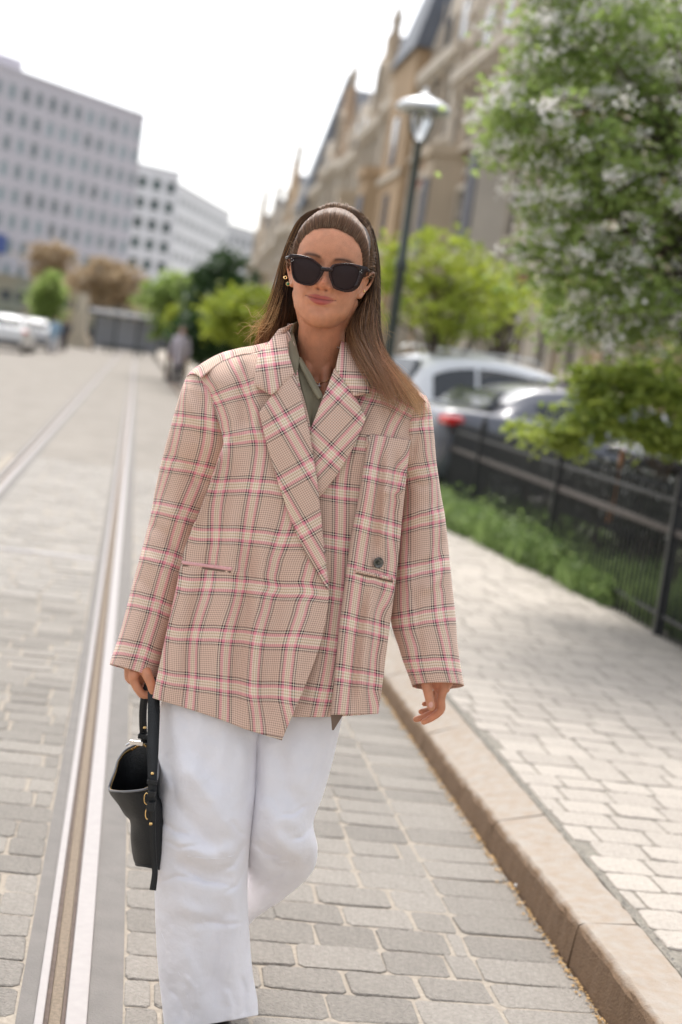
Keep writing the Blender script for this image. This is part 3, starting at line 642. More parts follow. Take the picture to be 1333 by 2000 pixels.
# collar stand round the back of the neck
cs_ = np.array([S(572, 634, .030), S(560, 628, 0)+[0, .04, .0], P(590, 622, 3.0), P(622, 618, 3.02), P(655, 626, 3.0), P(668, 650, 2.93), S(668, 668, .024)])
c1 = cr(cs_, 60); CW = np.array([c1+[0, 0, -.06], c1+[0, 0, -.03], c1]); cloth('collar_stand', CW, M_plaid, jacket, arc_uv(CW, 30))
# ---- pockets, button
def welt(q4, off, h=.004, name='pocket_welt', mt=None, uvang=8, u0=0, v0=0):
    a, b, c, d_ = [np.array(q, float) for q in q4]; n = 40; s = np.linspace(0, 1, n)[:, None]
    top = a*(1-s)+b*s; bot = d_*(1-s)+c*s; rows = []
    for t, e in ((0, 0), (.08, h), (.5, h*1.3), (.92, h), (1, 0)):
        q = top*(1-t)+bot*t; rows.append((q, e))
    Q = np.array([r[0] for r in rows]); o = np.array([r[1]+off for r in rows])[:, None]+np.zeros(n)[None]
    W = S(Q[..., 0], Q[..., 1], o); return W, Q
def surf_off(Qg, og, pts):   # offset of a panel at picture points
    F_ = Qg.reshape(-1, 2); O_ = np.broadcast_to(og, Qg.shape[:2]).reshape(-1)
    return np.array([O_[np.argmin(((F_-p)**2).sum(1))] for p in np.asarray(pts).reshape(-1, 2)])
def welt_on(q4, Qg, og, name='pocket_welt', mt=M_plaid, ang=8, u0=0, v0=0, h=.004):
    a, b, c, d_ = [np.array(q, float) for q in q4]; n = 36; s = np.linspace(0, 1, n)[:, None]; Q = []; E = []
    for t, e in ((0, .0), (.1, h), (.5, h*1.25), (.9, h), (1, 0)):
        Q.append((a*(1-s)+b*s)*(1-t)+(d_*(1-s)+c*s)*t); E.append(e)
    Q = np.array(Q); o = surf_off(Qg, og, Q).reshape(5, n); o = (o+o[:, ::-1]*0); k = np.ones(9)/9
    o = np.array([np.convolve(np.pad(r, 4, 'edge'), k, 'valid') for r in o])+np.array(E)[:, None]
    W = S(Q[..., 0], Q[..., 1], o+.001); return cloth(name, W, mt, jacket, rotuv(Q, ang, u0, v0), .0015)
M_pinkwelt = plaid('plaid_wool_welt', 1.0)
welt_on([(356, 1096), (454, 1108.5), (452, 1114.5), (357, 1101.5)], QL, oL, mt=M_pinkw, ang=2, h=.0018)
welt_on([(357, 1102.5), (452, 1115.5), (451, 1118.5), (357, 1105)], QL, oL, mt=M_lining, name='pocket_slit_shade', h=.0003)  # dark strip standing for the shadow under the welt
welt_on([(694, 1111), (769, 1129), (768, 1134), (694, 1117)], QO, oO, ang=14, v0=.01)
welt_on([(694, 1118), (768, 1135.5), (768, 1138), (694, 1120.5)], QO, oO, mt=M_lining, name='pocket_slit_shade', h=.0003)  # same painted shadow strip under this welt
welt_on([(716, 851), (788, 858), (784, 882), (714, 876)], QR, oR, ang=5, u0=.02, v0=.03, h=.0025, name='breast_pocket')
bc = S(739, 1099, float(surf_off(QO, oO, [(739, 1099)])[0])+.004)
bn = empty('button', bc); bn.parent = jacket; bn.matrix_parent_inverse = parent_world(jacket).inverted()
bt = MB(); M4 = Matrix.Translation(Vector(bc)) @ Matrix.Rotation(math.radians(90), 4, 'X') @ Matrix.Rotation(math.radians(25), 4, 'Y')
pr = [(1e-5, .002), (.004, .002), (.0075, .0022), (.0095, .0036), (.0108, .003), (.0112, .001), (.0105, -.001), (1e-5, -.0015)]
bt.lathe(pr, 28); bt.v = [tuple(M4 @ Vector(p)) for p in bt.v]
bpy.data.objects.remove(bn)
bt.build('button', M_button, jacket, smooth=True)
for ax_, az_ in ((.0022, .0022), (-.0022, .0022), (.0022, -.0022), (-.0022, -.0022)):
    h_ = MB(); h_.tube([tuple(M4 @ Vector((ax_, az_, .0021))), tuple(M4 @ Vector((ax_, az_, .0028)))], .0009, 6); h_.build('buttonhole', M_leather, jacket)
# ---- shirt
rowsS = [[(556, 645), (570, 648)], [(560, 690), (584, 700)], [(566, 735), (606, 737)], [(572, 775), (629, 778)], [(588, 815), (640, 812)], [(598, 860), (640, 860)], [(604, 900), (640, 900)]]
QS = net(rowsS, 80, 50); oS = .002+folds(QS, [([(585, 730), (600, 790), (607, 850)], 5, .004), ([(576, 720), (590, 790), (603, 850)], 5, -.004), ([(615, 770), (612, 820), (606, 860)], 5, -.003)])
cloth('shirt_front', S(QS[..., 0], QS[..., 1], oS), M_shirt, shirt)
def sflap(name, rows, off, **k): return flap(name, rows, off, 0, matl=M_shirt, par=shirt, th=.0014, roll=.003, m=50, n=24, **k)
sflap('shirt_collar', [[(557, 646), (571, 641)], [(560, 668), (578, 670)], [(563, 697), (585, 698)], [(569, 718), (583, 716)], [(575, 735), (580, 732)]], .014)
sflap('placket', [[(583, 697), (588, 698)], [(590, 712), (600, 718)], [(597, 728), (609, 732)], [(606, 742), (618, 749)], [(616, 757), (628, 766)], [(626, 776), (633, 779)], [(630, 790), (634, 790)]], .010)
sflap('placket', [[(584, 706), (587, 700)], [(590, 722), (598, 720)], [(597, 735), (605, 734)], [(604, 750), (614, 748)], [(613, 766), (622, 762)], [(622, 780), (628, 776)]], .014)
cs2 = np.array([S(571, 641, .012), P(574, 632, 2.90), P(600, 622, 2.985), P(630, 620, 2.99), P(660, 632, 2.95), P(667, 655, 2.90), S(664, 690, .0)])
c1 = cr(cs2, 50); CW = np.array([c1+[0, 0, -.05], c1+[0, 0, -.02], c1]); cloth('collar_stand', CW, M_shirt, shirt)
# necklace
nk = sub('necklace', P(625, 745, 2.8))
Vb = V[(V[:, 2] > 1.33) & (V[:, 2] < 1.52) & (V[:, 1] < 2.93)]
def on_skin(px, py, lift=.0012):
    Y = 2.84
    pr_ = Vb-np.array([0, 0, H]); zc = pr_ @ FW; X_ = CX+f*(pr_ @ RT)/zc; Y_ = CY-f*(pr_ @ UP)/zc
    d = (X_-px)**2+(Y_-py)**2; k = np.where(d < 9)[0]
    if len(k) == 0: k = np.array([np.argmin(d)])
    j = k[np.argmin(Vb[k, 1])]; return P(px, py, Vb[j, 1]-lift)
ch = [(664, 700), (657, 722), (647, 738), (636, 745), (624, 748), (612, 741), (600, 722), (590, 700)]
pts = cr(np.array([on_skin(*c) for c in ch]), 50); b_ = MB(); b_.tube(pts, .0006, 5); b_.build('chain', M_gold, nk, smooth=True)
pd = on_skin(624, 749, .002); b_ = MB(); b_.tube([pd, pd+[0, -.0004, -.009]], .0013, 6); b_.tube([pd+[-.003, -.0003, -.004], pd+[.003, -.0003, -.0045]], .001, 6); b_.build('pendant', M_silver, nk, smooth=True)
# ---- trousers
def leg(name, st, Yc, ry, fl, seed, m=260, n=140, amp=.003, scale=10):
    st_ = np.array(st, float); q = net(st_.tolist(), m, 2); t = np.linspace(0, 1, m)
    k = np.concatenate([[0], np.cumsum(np.linalg.norm(np.diff(st_.mean(1), axis=0), axis=1))]); k /= k[-1]
    yc = cr(np.array(Yc)[:, None], t=np.interp(t, k, np.arange(len(Yc))))[:, 0]; rr = np.interp(t, k, ry)
    a = np.linspace(0, 2*math.pi, n, endpoint=False); s = (1-np.cos(a))/2; fr = np.sin(a)
    Q = q[:, :1]*(1-s)[None, :, None]+q[:, 1:2]*s[None, :, None]; fo = folds(Q, fl)
    Y = yc[:, None]-rr[:, None]*np.sign(fr)*np.abs(fr)[None]**.85-np.clip(fr, 0, 1)[None]**.5*fo
    W = P(Q[..., 0], Q[..., 1], Y); W[..., 1] += amp*.7*vnoise(W, scale, seed)+amp*1.0*vnoise(W*[1.6, 1, .8], scale*2.4, seed+1)+amp*.35*vnoise(W, scale*6, seed+2)
    cloth(name, np.concatenate([W, W[:, :1]], 1), M_denim, trousers, th=.0018)
    def at(x, y, lift=.001):
        j = int(np.argmin(np.abs(q[:, 0, 1]*.5+q[:, 1, 1]*.5-y))); 
        dd = ((Q[:, :n//2]-[x, y])**2).sum(-1); i_, j_ = np.unravel_index(np.argmin(dd), dd.shape); return P(x, y, W[i_, j_, 1]-lift)
    return at
LL = [((326, 1335), (520, 1360)), ((313, 1385), (516, 1420)), ((307, 1450), (508, 1470)), ((304, 1560), (500, 1570)), ((303, 1650), (487, 1655)), ((303, 1740), (483, 1745)), ((306, 1830), (487, 1830)), ((312, 1910), (494, 1905)), ((318, 1965), (502, 1950)), ((324, 2016), (504, 1983))]
fLL = [([(340, 1680), (400, 1710), (460, 1715)], 16, -.014), ([(330, 1640), (400, 1668), (470, 1662)], 16, .012), ([(345, 1480), (420, 1560), (455, 1640)], 22, .014), ([(340, 1560), (400, 1640), (440, 1680)], 16, -.010), ([(370, 1800), (430, 1795), (470, 1770)], 14, -.008), ([(345, 1760), (390, 1790), (450, 1790)], 14, .008),
       ([(470, 1700), (460, 1800), (445, 1930)], 16, .010), ([(318, 1640), (350, 1655), (392, 1652)], 5, -.006), ([(483, 1640), (455, 1690), (430, 1702)], 6, -.008), ([(310, 1725), (345, 1712), (380, 1716)], 5, -.006), ([(360, 1700), (400, 1722), (452, 1728)], 5, -.007), ([(484, 1690), (462, 1730), (440, 1742)], 5, -.006), ([(312, 1600), (345, 1625), (372, 1632)], 6, -.006), ([(325, 1420), (332, 1500), (350, 1580)], 6, -.005), ([(492, 1470), (484, 1540), (470, 1600)], 6, -.006), ([(450, 1600), (468, 1625), (484, 1630)], 5, -.006), ([(330, 1930), (352, 1950), (365, 1985)], 6, -.007), ([(360, 1900), (380, 1930), (384, 1970)], 6, .006), ([(470, 1900), (480, 1940), (476, 1985)], 6, -.006), ([(440, 1930), (452, 1965), (450, 1995)], 6, .006), ([(400, 1800), (440, 1806), (478, 1800)], 5, -.005), ([(430, 1740), (425, 1860), (420, 1980)], 16, -.009), ([(350, 1840), (390, 1920), (400, 2000)], 16, .008), ([(335, 1900), (345, 1960), (360, 2010)], 12, -.007), ([(345, 1400), (350, 1500), (360, 1600)], 16, .007), ([(480, 1440), (470, 1560), (455, 1640)], 18, .009), ([(420, 1410), (410, 1500), (400, 1560)], 20, -.006)]
atL = leg('trouser_leg', LL, [2.90, 2.89, 2.875, 2.85, 2.83, 2.835, 2.845, 2.855, 2.86, 2.862], [.12, .125, .12, .11, .10, .095, .092, .092, .092, .092], fLL, 4)
LR = [((470, 1335), (690, 1350)), ((478, 1400), (669, 1400)), ((484, 1470), (651, 1480)), ((488, 1550), (630, 1555)), ((486, 1610), (612, 1606)), ((482, 1650), (620, 1660)), ((479, 1700), (608, 1705)), ((476, 1745), (560, 1750)), ((472, 1780), (508, 1785)), ((468, 1800), (488, 1805)), ((440, 1815), (480, 1822))]
fLR = [([(520, 1600), (560, 1660), (600, 1680)], 14, .010), ([(490, 1640), (520, 1668), (550, 1672)], 5, -.006), ([(612, 1610), (590, 1635), (570, 1640)], 5, -.007), ([(560, 1700), (530, 1715), (500, 1740)], 6, -.006), ([(600, 1570), (575, 1590), (550, 1592)], 5, -.005), ([(500, 1440), (505, 1520), (512, 1570)], 6, -.006), ([(640, 1440), (620, 1500), (600, 1550)], 7, -.005), ([(505, 1640), (540, 1690), (590, 1700)], 12, -.012), ([(500, 1560), (540, 1600), (590, 1610)], 16, .008), ([(540, 1450), (560, 1540), (600, 1590)], 18, -.008), ([(520, 1420), (520, 1520), (515, 1600)], 18, .008)]
atR = leg('trouser_leg', LR, [2.93, 2.92, 2.90, 2.88, 2.865, 2.875, 2.93, 3.02, 3.10, 3.16, 3.22], [.11, .115, .11, .10, .095, .095, .09, .085, .075, .07, .06], fLR, 6)
for at, pl in ((atL, [(368, 1672), (400, 1676), (440, 1676), (470, 1664), (483, 1655)]), (atR, [(495, 1655), (520, 1672), (545, 1683), (575, 1682), (600, 1675)]), (atL, [(312, 1815), (330, 1855), (350, 1900), (368, 1950), (378, 2000)]), (atL, [(372, 1797), (385, 1799), (405, 1796)])):
    pp = cr(np.array([at(*q, lift=.0006) for q in cr(pl, 24)]), 60); b_ = MB(); b_.tube(pp, .0011, 6); b_.build('seam', M_denim, trousers, smooth=True)
# ---- shoes
for A_, s_, rz in ((AL, 1, .05), (AR, 1, .15)):
    b_ = MB(); x_, y_, z0 = A_[0], A_[1], (0.0 if A_ is AL else A_[2]-.155)
    prof = np.array([(.03, .0, .06), (.0, .0, .062), (-.05, .0, .055), (-.10, .004, .042), (-.15, .006, .034), (-.19, .006, .028), (-.215, .004, .02)])
    b_.tube([(x_+p[1], y_+.04+p[0], z0+p[2]) for p in prof], [.030, .040, .040, .041, .040, .034, .022], 20)
    b_.box(x_-.036, x_+.040, y_-.17, y_+.075, z0+.001, z0+.016)
    b_.build('shoe', M_shoe, person, smooth=True, bevel=0)
# ================================================================== HAIR
hairp = sub('hair', hw((0, 0, .2)))
def strands(name, guides, n, r, spread, seed, root=(70, 50, 38), tip=(150, 106, 70), seg=18, clump=.5, parent=None, wave=.0, order=True, tipspread=1.0, cut=.15, mixlo=0., jit=0., ncl=0, mid=None, cpow=1.3):
    g = np.random.default_rng(seed); Gd = np.array([cr(np.array(q, float), seg) for q in guides]); k = len(Gd)
    V = []; C = []; t = np.linspace(0, 1, seg)
    s = g.random(n)*(k-1); i = np.minimum(s.astype(int), k-2); u = (s-i)[:, None, None]
    u = u*u*(3-2*u)*.3+u*.7
    Pth = Gd[i]*(1-u)+Gd[i+1]*u                       # n,seg,3
    nc = ncl or max(6, n//26); cid = g.integers(0, nc, n); coff = g.normal(0, 1, (nc, 3))
    off = g.normal(0, 1, (n, 3))
    amp = spread*(.45+.55*t[None, :, None])*tipspread**t[None, :, None]
    ph = g.random((n, 1))*6.28; wv = wave*np.stack([np.sin(ph+t[None]*9+cid[:, None]), np.cos(ph*1.3+t[None]*7), np.sin(ph*2+t[None]*11)], -1)*t[None, :, None]
    Pth = Pth+off[:, None]*amp*(1-clump*t[None, :, None])+coff[cid][:, None]*amp*clump*1.2+wv
    # individual lengths
    ln = 1-cut*g.random(n)**cpow; t0 = jit*g.random(n)**1.5; tt = (t0[:, None]+t[None]*(ln-t0)[:, None])*(seg-1); j = np.minimum(tt.astype(int), seg-2); uu = (tt-j)[..., None]
    Pth = np.take_along_axis(Pth, j[..., None].repeat(3, 2), 1)*(1-uu)+np.take_along_axis(Pth, (j+1)[..., None].repeat(3, 2), 1)*uu
    T = np.gradient(Pth, axis=1); T /= np.linalg.norm(T, axis=2)[..., None]+1e-9
    ref = np.array([.3, 1., .1]); A = np.cross(T, ref); A /= np.linalg.norm(A, axis=2)[..., None]+1e-9; B = np.cross(T, A)
    rad = r*(.55+.9*g.random(n))[:, None]*np.interp(t, [0, .14, .7, 1], [.25, 1, .8, .15])[None]
    ring = [A*math.cos(a)+B*math.sin(a) for a in (0, 2.094, 4.189)]
    VV = np.stack([Pth+rad[..., None]*q for q in ring], 2)      # n,seg,3,3
    base = (np.arange(n)*seg*3)[:, None, None]+(np.arange(seg-1)*3)[None, :, None]
    jj = np.array([0, 1, 2])[None, None]; j2 = np.array([1, 2, 0])[None, None]
    F = np.stack([base+jj, base+j2, base+3+j2, base+3+jj], -1).reshape(-1, 4)
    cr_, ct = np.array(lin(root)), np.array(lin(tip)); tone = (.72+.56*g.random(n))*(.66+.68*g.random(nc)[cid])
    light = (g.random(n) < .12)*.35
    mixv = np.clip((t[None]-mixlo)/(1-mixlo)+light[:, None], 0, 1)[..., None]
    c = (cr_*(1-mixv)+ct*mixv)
    if mid is not None:  # darker middle stretch: shade put into the colour of the lengths
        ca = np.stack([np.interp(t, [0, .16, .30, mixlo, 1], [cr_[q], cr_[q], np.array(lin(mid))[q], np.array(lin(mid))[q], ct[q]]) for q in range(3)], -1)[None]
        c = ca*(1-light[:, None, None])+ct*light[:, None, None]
    c = c*tone[:, None, None]
    Cc = np.repeat(c[:, :, None], 3, 2).reshape(-1, 3)
    link(name, fast_mesh(name, VV.reshape(-1, 3), F, col=Cc), M_hair, parent or hairp)
def shell(name, rows, c, parent=None, n=30, m=30, closed=False):
    R = np.array([cr(np.array(r, float), n) for r in rows]); W = cr(R, m)
    link(name, fast_mesh(name, W.reshape(-1, 3), gridfaces(m, n, closed), col=np.repeat(np.array(lin(c))[None], m*n, 0)), M_hair, parent or hairp)
hp_ = lambda *q: [hw(p) for p in q]
# scalp cap: dark underlayer over the skull above the hairline
th = np.linspace(-math.pi, math.pi, 81)
def skull(ang, z, grow=0.):
    T = np.array([np.interp(z, HT[:, 0], HT[:, k]) for k in range(5)]); w_, yf, yb = T[1]+grow, T[2]+grow, T[3]-grow
    yc = min(.01, (yf+yb)/2+.01); ca, sa = math.cos(ang), math.sin(ang)
    return np.array([w_*sa, yc+(yf-yc)*ca if ca > 0 else yc-(yc-yb)*-ca, z])
hl_ang = np.radians([0, 18, 36, 52, 64, 74, 84, 96, 110, 130, 155, 180]); hl_z = [.191, .189, .179, .163, .146, .130, .112, .104, .075, .045, .035, .03]
def hz_(a): return float(np.interp(abs(a), hl_ang, hl_z))
rows = []
for k in range(24):
    s = k/23; r = []
    for a in th:
        z0 = hz_(a); z = z0+.018+(.2222-z0-.018)*s**.8; r.append(skull(a, z, .0008+.0045*min(1, s*3)))
    rows.append(r)
rows = np.array(rows); m, n = rows.shape[:2]
link('scalp', fast_mesh('scalp', hw(rows).reshape(-1, 3), gridfaces(m, n), col=np.repeat(np.array(lin((66, 48, 38)))[None], m*n, 0)), M_hair, hairp)
# front section combed back to the ridge
G_ = []
for a in np.radians(np.linspace(-86, 86, 25)):
    z0 = hz_(a)+.0007*math.sin(a*9.3+1); st = skull(a, z0-.0015, .0003); pts = [st]
    # the ridge: an arch across the skull
    q = a/math.radians(86); rx = .0655*math.sin(q*math.pi/2*.98); rz = .120+.1085*math.cos(q*math.pi/2)**.8; end = np.array([rx, -.002+.010*abs(q), rz])
    for s in (.15, .4, .7, .9):
        p = st*(1-s)+end*s; c = np.array([0, -.005, .125]); dvec = p-c; L = np.linalg.norm(dvec); Le = np.linalg.norm(st-c)*(1-s)+np.linalg.norm(end-c)*s
        p = c+dvec/L*(Le+.0008+.0105*math.sin(s*math.pi)**1.3); pts.append(p)
    c = np.array([0, -.005, .125]); pts.append(end); dv = end-c; pts.append(end+np.array([0, -.014, -.004])-dv*.05)
    G_.append([hw(p) for p in pts])
strands('front_hair', G_, 5600, .00042, .0011, 1, root=(104, 74, 52), tip=(160, 118, 84), seg=14, clump=.5, cut=.1, jit=.40)
# fine baby hairs at the hairline
strands('front_hair', [[g_[0], g_[1]*.5+g_[0]*.5+[0, -.0, .002], g_[2]] for g_ in G_], 500, .00025, .002, 2, root=(130, 100, 78), tip=(170, 140, 112), seg=8, clump=.1, cut=.5)
# crown: hair behind the ridge, lifted and twisted back
G_ = []
for q in np.linspace(-1, 1, 21):
    rx = .0655*math.sin(q*math.pi/2*.98); rz = .118+.112*math.cos(q*math.pi/2)**.8; b = np.array([rx*.97, -.008+.010*abs(q), rz-.002])
    c = np.array([0, -.005, .125]); dv = (b-c)/np.linalg.norm(b-c)
    G_.append([hw(p) for p in (b, b+dv*(.011+.007*abs(q))+[0, -.006, 0], b+dv*(.013+.009*abs(q))+[0, -.022, .0], b+dv*(.010+.006*abs(q))+[0, -.042, -.004], b*[1, 1, 1]+dv*.000+[0, -.068, -.018], b*[.9, 1, 1]+[0, -.082, -.05])])
strands('crown_hair', G_, 3600, .00045, .0034, 3, ncl=40, root=(112, 84, 60), tip=(160, 122, 88), seg=12, clump=.8, wave=.0016, cut=.1)
strands('crown_hair', G_, 520, .00025, .0055, 13, root=(150, 118, 88), tip=(190, 155, 120), seg=12, clump=.2, wave=.003, cut=.6)
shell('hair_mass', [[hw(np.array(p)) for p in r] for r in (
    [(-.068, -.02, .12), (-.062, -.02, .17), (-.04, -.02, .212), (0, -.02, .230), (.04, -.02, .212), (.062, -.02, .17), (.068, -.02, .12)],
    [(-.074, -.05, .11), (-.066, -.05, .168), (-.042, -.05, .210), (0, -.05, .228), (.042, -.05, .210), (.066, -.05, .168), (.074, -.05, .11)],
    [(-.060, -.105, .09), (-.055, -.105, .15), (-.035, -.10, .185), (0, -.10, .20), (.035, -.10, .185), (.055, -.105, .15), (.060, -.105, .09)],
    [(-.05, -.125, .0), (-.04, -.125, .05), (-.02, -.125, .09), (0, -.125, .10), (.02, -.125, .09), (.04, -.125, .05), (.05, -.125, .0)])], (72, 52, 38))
# lengths: left of picture, falling behind the shoulder
def pg(*q): return [P(a, b, c) for a, b, c in q]
GL_ = [pg((622, 410, 2.87), (592, 426, 2.875), (572, 462, 2.89), (556, 510, 2.92), (546, 555, 2.935), (532, 605, 2.94), (515, 650, 2.96), (503, 700, 3.0), (500, 760, 3.05)),
       pg((622, 413, 2.87), (594, 432, 2.872), (573, 480, 2.885), (560, 520, 2.93), (551, 565, 2.94), (545, 610, 2.94), (530, 655, 2.96), (520, 710, 3.0), (515, 770, 3.06)),
       pg((622, 417, 2.87), (596, 440, 2.872), (576, 485, 2.882), (565, 520, 2.94), (560, 560, 2.945), (560, 600, 2.945), (552, 650, 2.97), (545, 710, 3.02), (535, 780, 3.07)),
       pg((620, 424, 2.88), (598, 448, 2.88), (579, 488, 2.892), (569, 520, 2.95), (566, 560, 2.955), (572, 600, 2.96), (572, 645, 2.98), (570, 700, 3.03), (560, 780, 3.08))]
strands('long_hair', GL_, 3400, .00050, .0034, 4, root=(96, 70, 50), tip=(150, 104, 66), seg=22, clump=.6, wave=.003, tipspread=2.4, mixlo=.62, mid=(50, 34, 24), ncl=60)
strands('long_hair', GL_[:2], 500, .00045, .004, 14, root=(120, 90, 64), tip=(178, 134, 90), seg=22, clump=.5, wave=.003, tipspread=2.6)
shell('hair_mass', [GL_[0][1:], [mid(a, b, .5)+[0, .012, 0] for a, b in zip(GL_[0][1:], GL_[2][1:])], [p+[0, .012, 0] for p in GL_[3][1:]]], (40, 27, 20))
# curtain behind the neck
CB = [pg((568, 520, 2.96), (570, 560, 2.975), (572, 620, 2.985), (570, 700, 3.0)), pg((640, 520, 3.0), (640, 570, 3.01), (640, 640, 3.02), (640, 700, 3.04)), pg((725, 520, 2.95), (728, 570, 2.96), (728, 640, 2.955), (730, 690, 2.95))]
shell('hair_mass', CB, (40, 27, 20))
strands('long_hair', CB, 1500, .0005, .005, 15, root=(50, 34, 25), tip=(80, 56, 40), seg=10)
# right of picture: down past the ear, then swept over the shoulder
GR_ = [pg((688, 414, 2.87), (707, 424, 2.875), (723, 452, 2.895), (731, 495, 2.905), (734, 550, 2.905), (733, 610, 2.89), (735, 655, 2.87), (750, 700, 2.855), (780, 732, 2.845), (814, 766, 2.84), (842, 808, 2.835)),
       pg((688, 418, 2.87), (708, 432, 2.87), (721, 462, 2.90), (729, 505, 2.915), (732, 560, 2.915), (729, 615, 2.88), (732, 660, 2.855), (744, 705, 2.835), (770, 740, 2.82), (800, 778, 2.81), (826, 822, 2.81)),
       pg((686, 424, 2.87), (706, 442, 2.87), (718, 474, 2.905), (727, 515, 2.925), (729, 565, 2.925), (721, 615, 2.875), (716, 660, 2.84), (728, 705, 2.815), (748, 742, 2.795), (765, 780, 2.782), (774, 826, 2.775)),
       pg((684, 430, 2.875), (704, 450, 2.88), (716, 482, 2.91), (724, 525, 2.935), (725, 575, 2.935), (710, 615, 2.885), (700, 650, 2.855), (712, 690, 2.815), (732, 728, 2.79), (752, 770, 2.772), (764, 812, 2.764)),
       pg((684, 440, 2.88), (703, 460, 2.89), (714, 490, 2.92), (721, 530, 2.945), (718, 585, 2.945), (697, 620, 2.905), (682, 655, 2.865), (692, 690, 2.82), (710, 720, 2.785), (728, 752, 2.77), (744, 785, 2.762))]
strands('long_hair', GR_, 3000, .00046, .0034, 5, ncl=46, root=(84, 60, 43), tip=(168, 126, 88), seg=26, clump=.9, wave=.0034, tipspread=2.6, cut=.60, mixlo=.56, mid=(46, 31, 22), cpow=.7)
strands('long_hair', GR_[:3], 900, .00050, .0032, 25, ncl=16, root=(92, 66, 47), tip=(188, 146, 106), seg=26, clump=.88, wave=.003, tipspread=2.4, cut=.42, mixlo=.54, mid=(58, 40, 28), cpow=1.0)
strands('long_hair', GR_[:2], 900, .00045, .0035, 16, root=(120, 88, 62), tip=(212, 172, 128), seg=26, clump=.7, wave=.003, tipspread=2.0, cut=.3, ncl=14)
strands('long_hair', GR_[2:], 240, .0004, .0045, 17, root=(70, 50, 36), tip=(170, 118, 84), seg=26, clump=.6, wave=.003, tipspread=3.2, cut=.1)
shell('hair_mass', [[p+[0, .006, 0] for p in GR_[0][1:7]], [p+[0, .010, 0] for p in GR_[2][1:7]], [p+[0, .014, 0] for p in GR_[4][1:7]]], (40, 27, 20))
# flyaways
fg = np.random.default_rng(9)
FA = [pg((548, 560, 2.92), (535, 600, 2.93), (512, 625, 2.94), (505, 605, 2.93), (490, 612, 2.93)), pg((545, 590, 2.92), (525, 640, 2.93), (500, 640, 2.94), (485, 650, 2.94), (470, 655, 2.94)), pg((540, 600, 2.93), (512, 625, 2.93), (500, 655, 2.94), (495, 672, 2.94), (505, 680, 2.94))]
strands('stray_hair', FA, 60, .00036, .013, 21, root=(190, 150, 104), tip=(236, 204, 150), seg=20, clump=.1, wave=.006, cut=.5)
FB = [pg((735, 520, 2.89), (748, 530, 2.89), (752, 550, 2.89)), pg((735, 600, 2.88), (752, 640, 2.87), (756, 700, 2.86)), pg((738, 650, 2.88), (752, 660, 2.87), (775, 655, 2.86))]
strands('stray_hair', FB, 20, .00034, .007, 22, root=(150, 116, 80), tip=(200, 168, 122), seg=14, clump=.1, wave=.004, cut=.5)
# ================================================================== HANDBAG
bag = empty('handbag', P(285, 1700, 2.83), label='black leather bucket handbag held by its straps in her hand', cat='handbag')
YB = 2.82
# rings from the base up: picture x left/right, y and half depth; the mouth is pulled open
ringsB = [((268, 1689), (318, 1699), .052), ((262, 1676), (322, 1684), .058), ((257, 1645), (326, 1650), .062), ((256, 1606), (326, 1612), .064), ((244, 1590), (322, 1592), .072), ((229, 1566), (316, 1566), .080), ((218, 1550), (308, 1552), .085)]
rows = []
for (a, b, dp) in ringsB:
    th_ = np.linspace(0, 2*math.pi, 48, endpoint=False); s = (1-np.cos(th_))/2; Q = np.array(a)[None]*(1-s)[:, None]+np.array(b)[None]*s[:, None]
    rows.append(P(Q[:, 0], Q[:, 1], YB-dp*np.sign(np.sin(th_))*np.abs(np.sin(th_))**.8))
# mouth ring: front lip low, left fold, back edge rising to the strap
mouth = [(213.5, 1541, .0), (222, 1545, -.045), (250, 1546, -.085), (288, 1540, -.09), (308, 1520, -.05), (306, 1470, .02), (283, 1447, .075), (262, 1456, .08), (244, 1466, .07), (231, 1484, .05), (225, 1505, .03), (217, 1526, .012)]
mo = np.array([P(a, b, YB+c) for a, b, c in mouth]); mo = cr(np.concatenate([mo[-2:], mo, mo[:3]]), t=2+np.linspace(0, 12, 48, endpoint=False))
lo = rows[-1]; rows.append(mid(lo, mo, .45)); rows.append(mo)
R_ = cr(np.array(rows), 60); R_[1:-1] += .0012*vnoise(R_[1:-1], 30, 8)[..., None]
o = cloth('bag_body', np.concatenate([R_, R_[:, :1]], 1), M_leather, bag, th=.003)
c0 = R_[0].mean(0); bs = np.array([c0+(R_[0]-c0)*s for s in (1, .6, .02)]); cloth('bag_base', np.concatenate([bs, bs[:, :1]], 1), M_leather, bag, th=.003)
b_ = MB(); b_.tube(list(R_[1])+[R_[1][0]], .0035, 8); b_.build('piping', M_leather, bag, smooth=True)
mr_ = R_[-1]; cm = mr_.mean(0)
b_ = MB(); b_.tube(list(mr_)+[mr_[0]], .0022, 8); b_.build('rim', M_leather_edge, bag, smooth=True)
inn = cm+(mr_-cm)*.93+[0, 0, -.004]; b_ = MB(); q = cr(inn, 160)
for k in range(0, 158, 2): b_.tube([q[k]+[0, 0, -.0022], q[k]+[0, 0, .0022]], .0011, 4)
b_.build('zip_teeth', M_gold, bag)
zs = P(268, 1450, YB+.07); b_ = MB(); b_.box(*(zs[0]-.014, zs[0]+.014), zs[1]-.012, zs[1]-.006, zs[2]-.003, zs[2]+.006); b_.tube([zs+[-.014, -.01, -.001], zs+[-.020, -.01, -.006]], .002, 8); b_.build('zip_slider', M_silver, bag, bevel=.001)
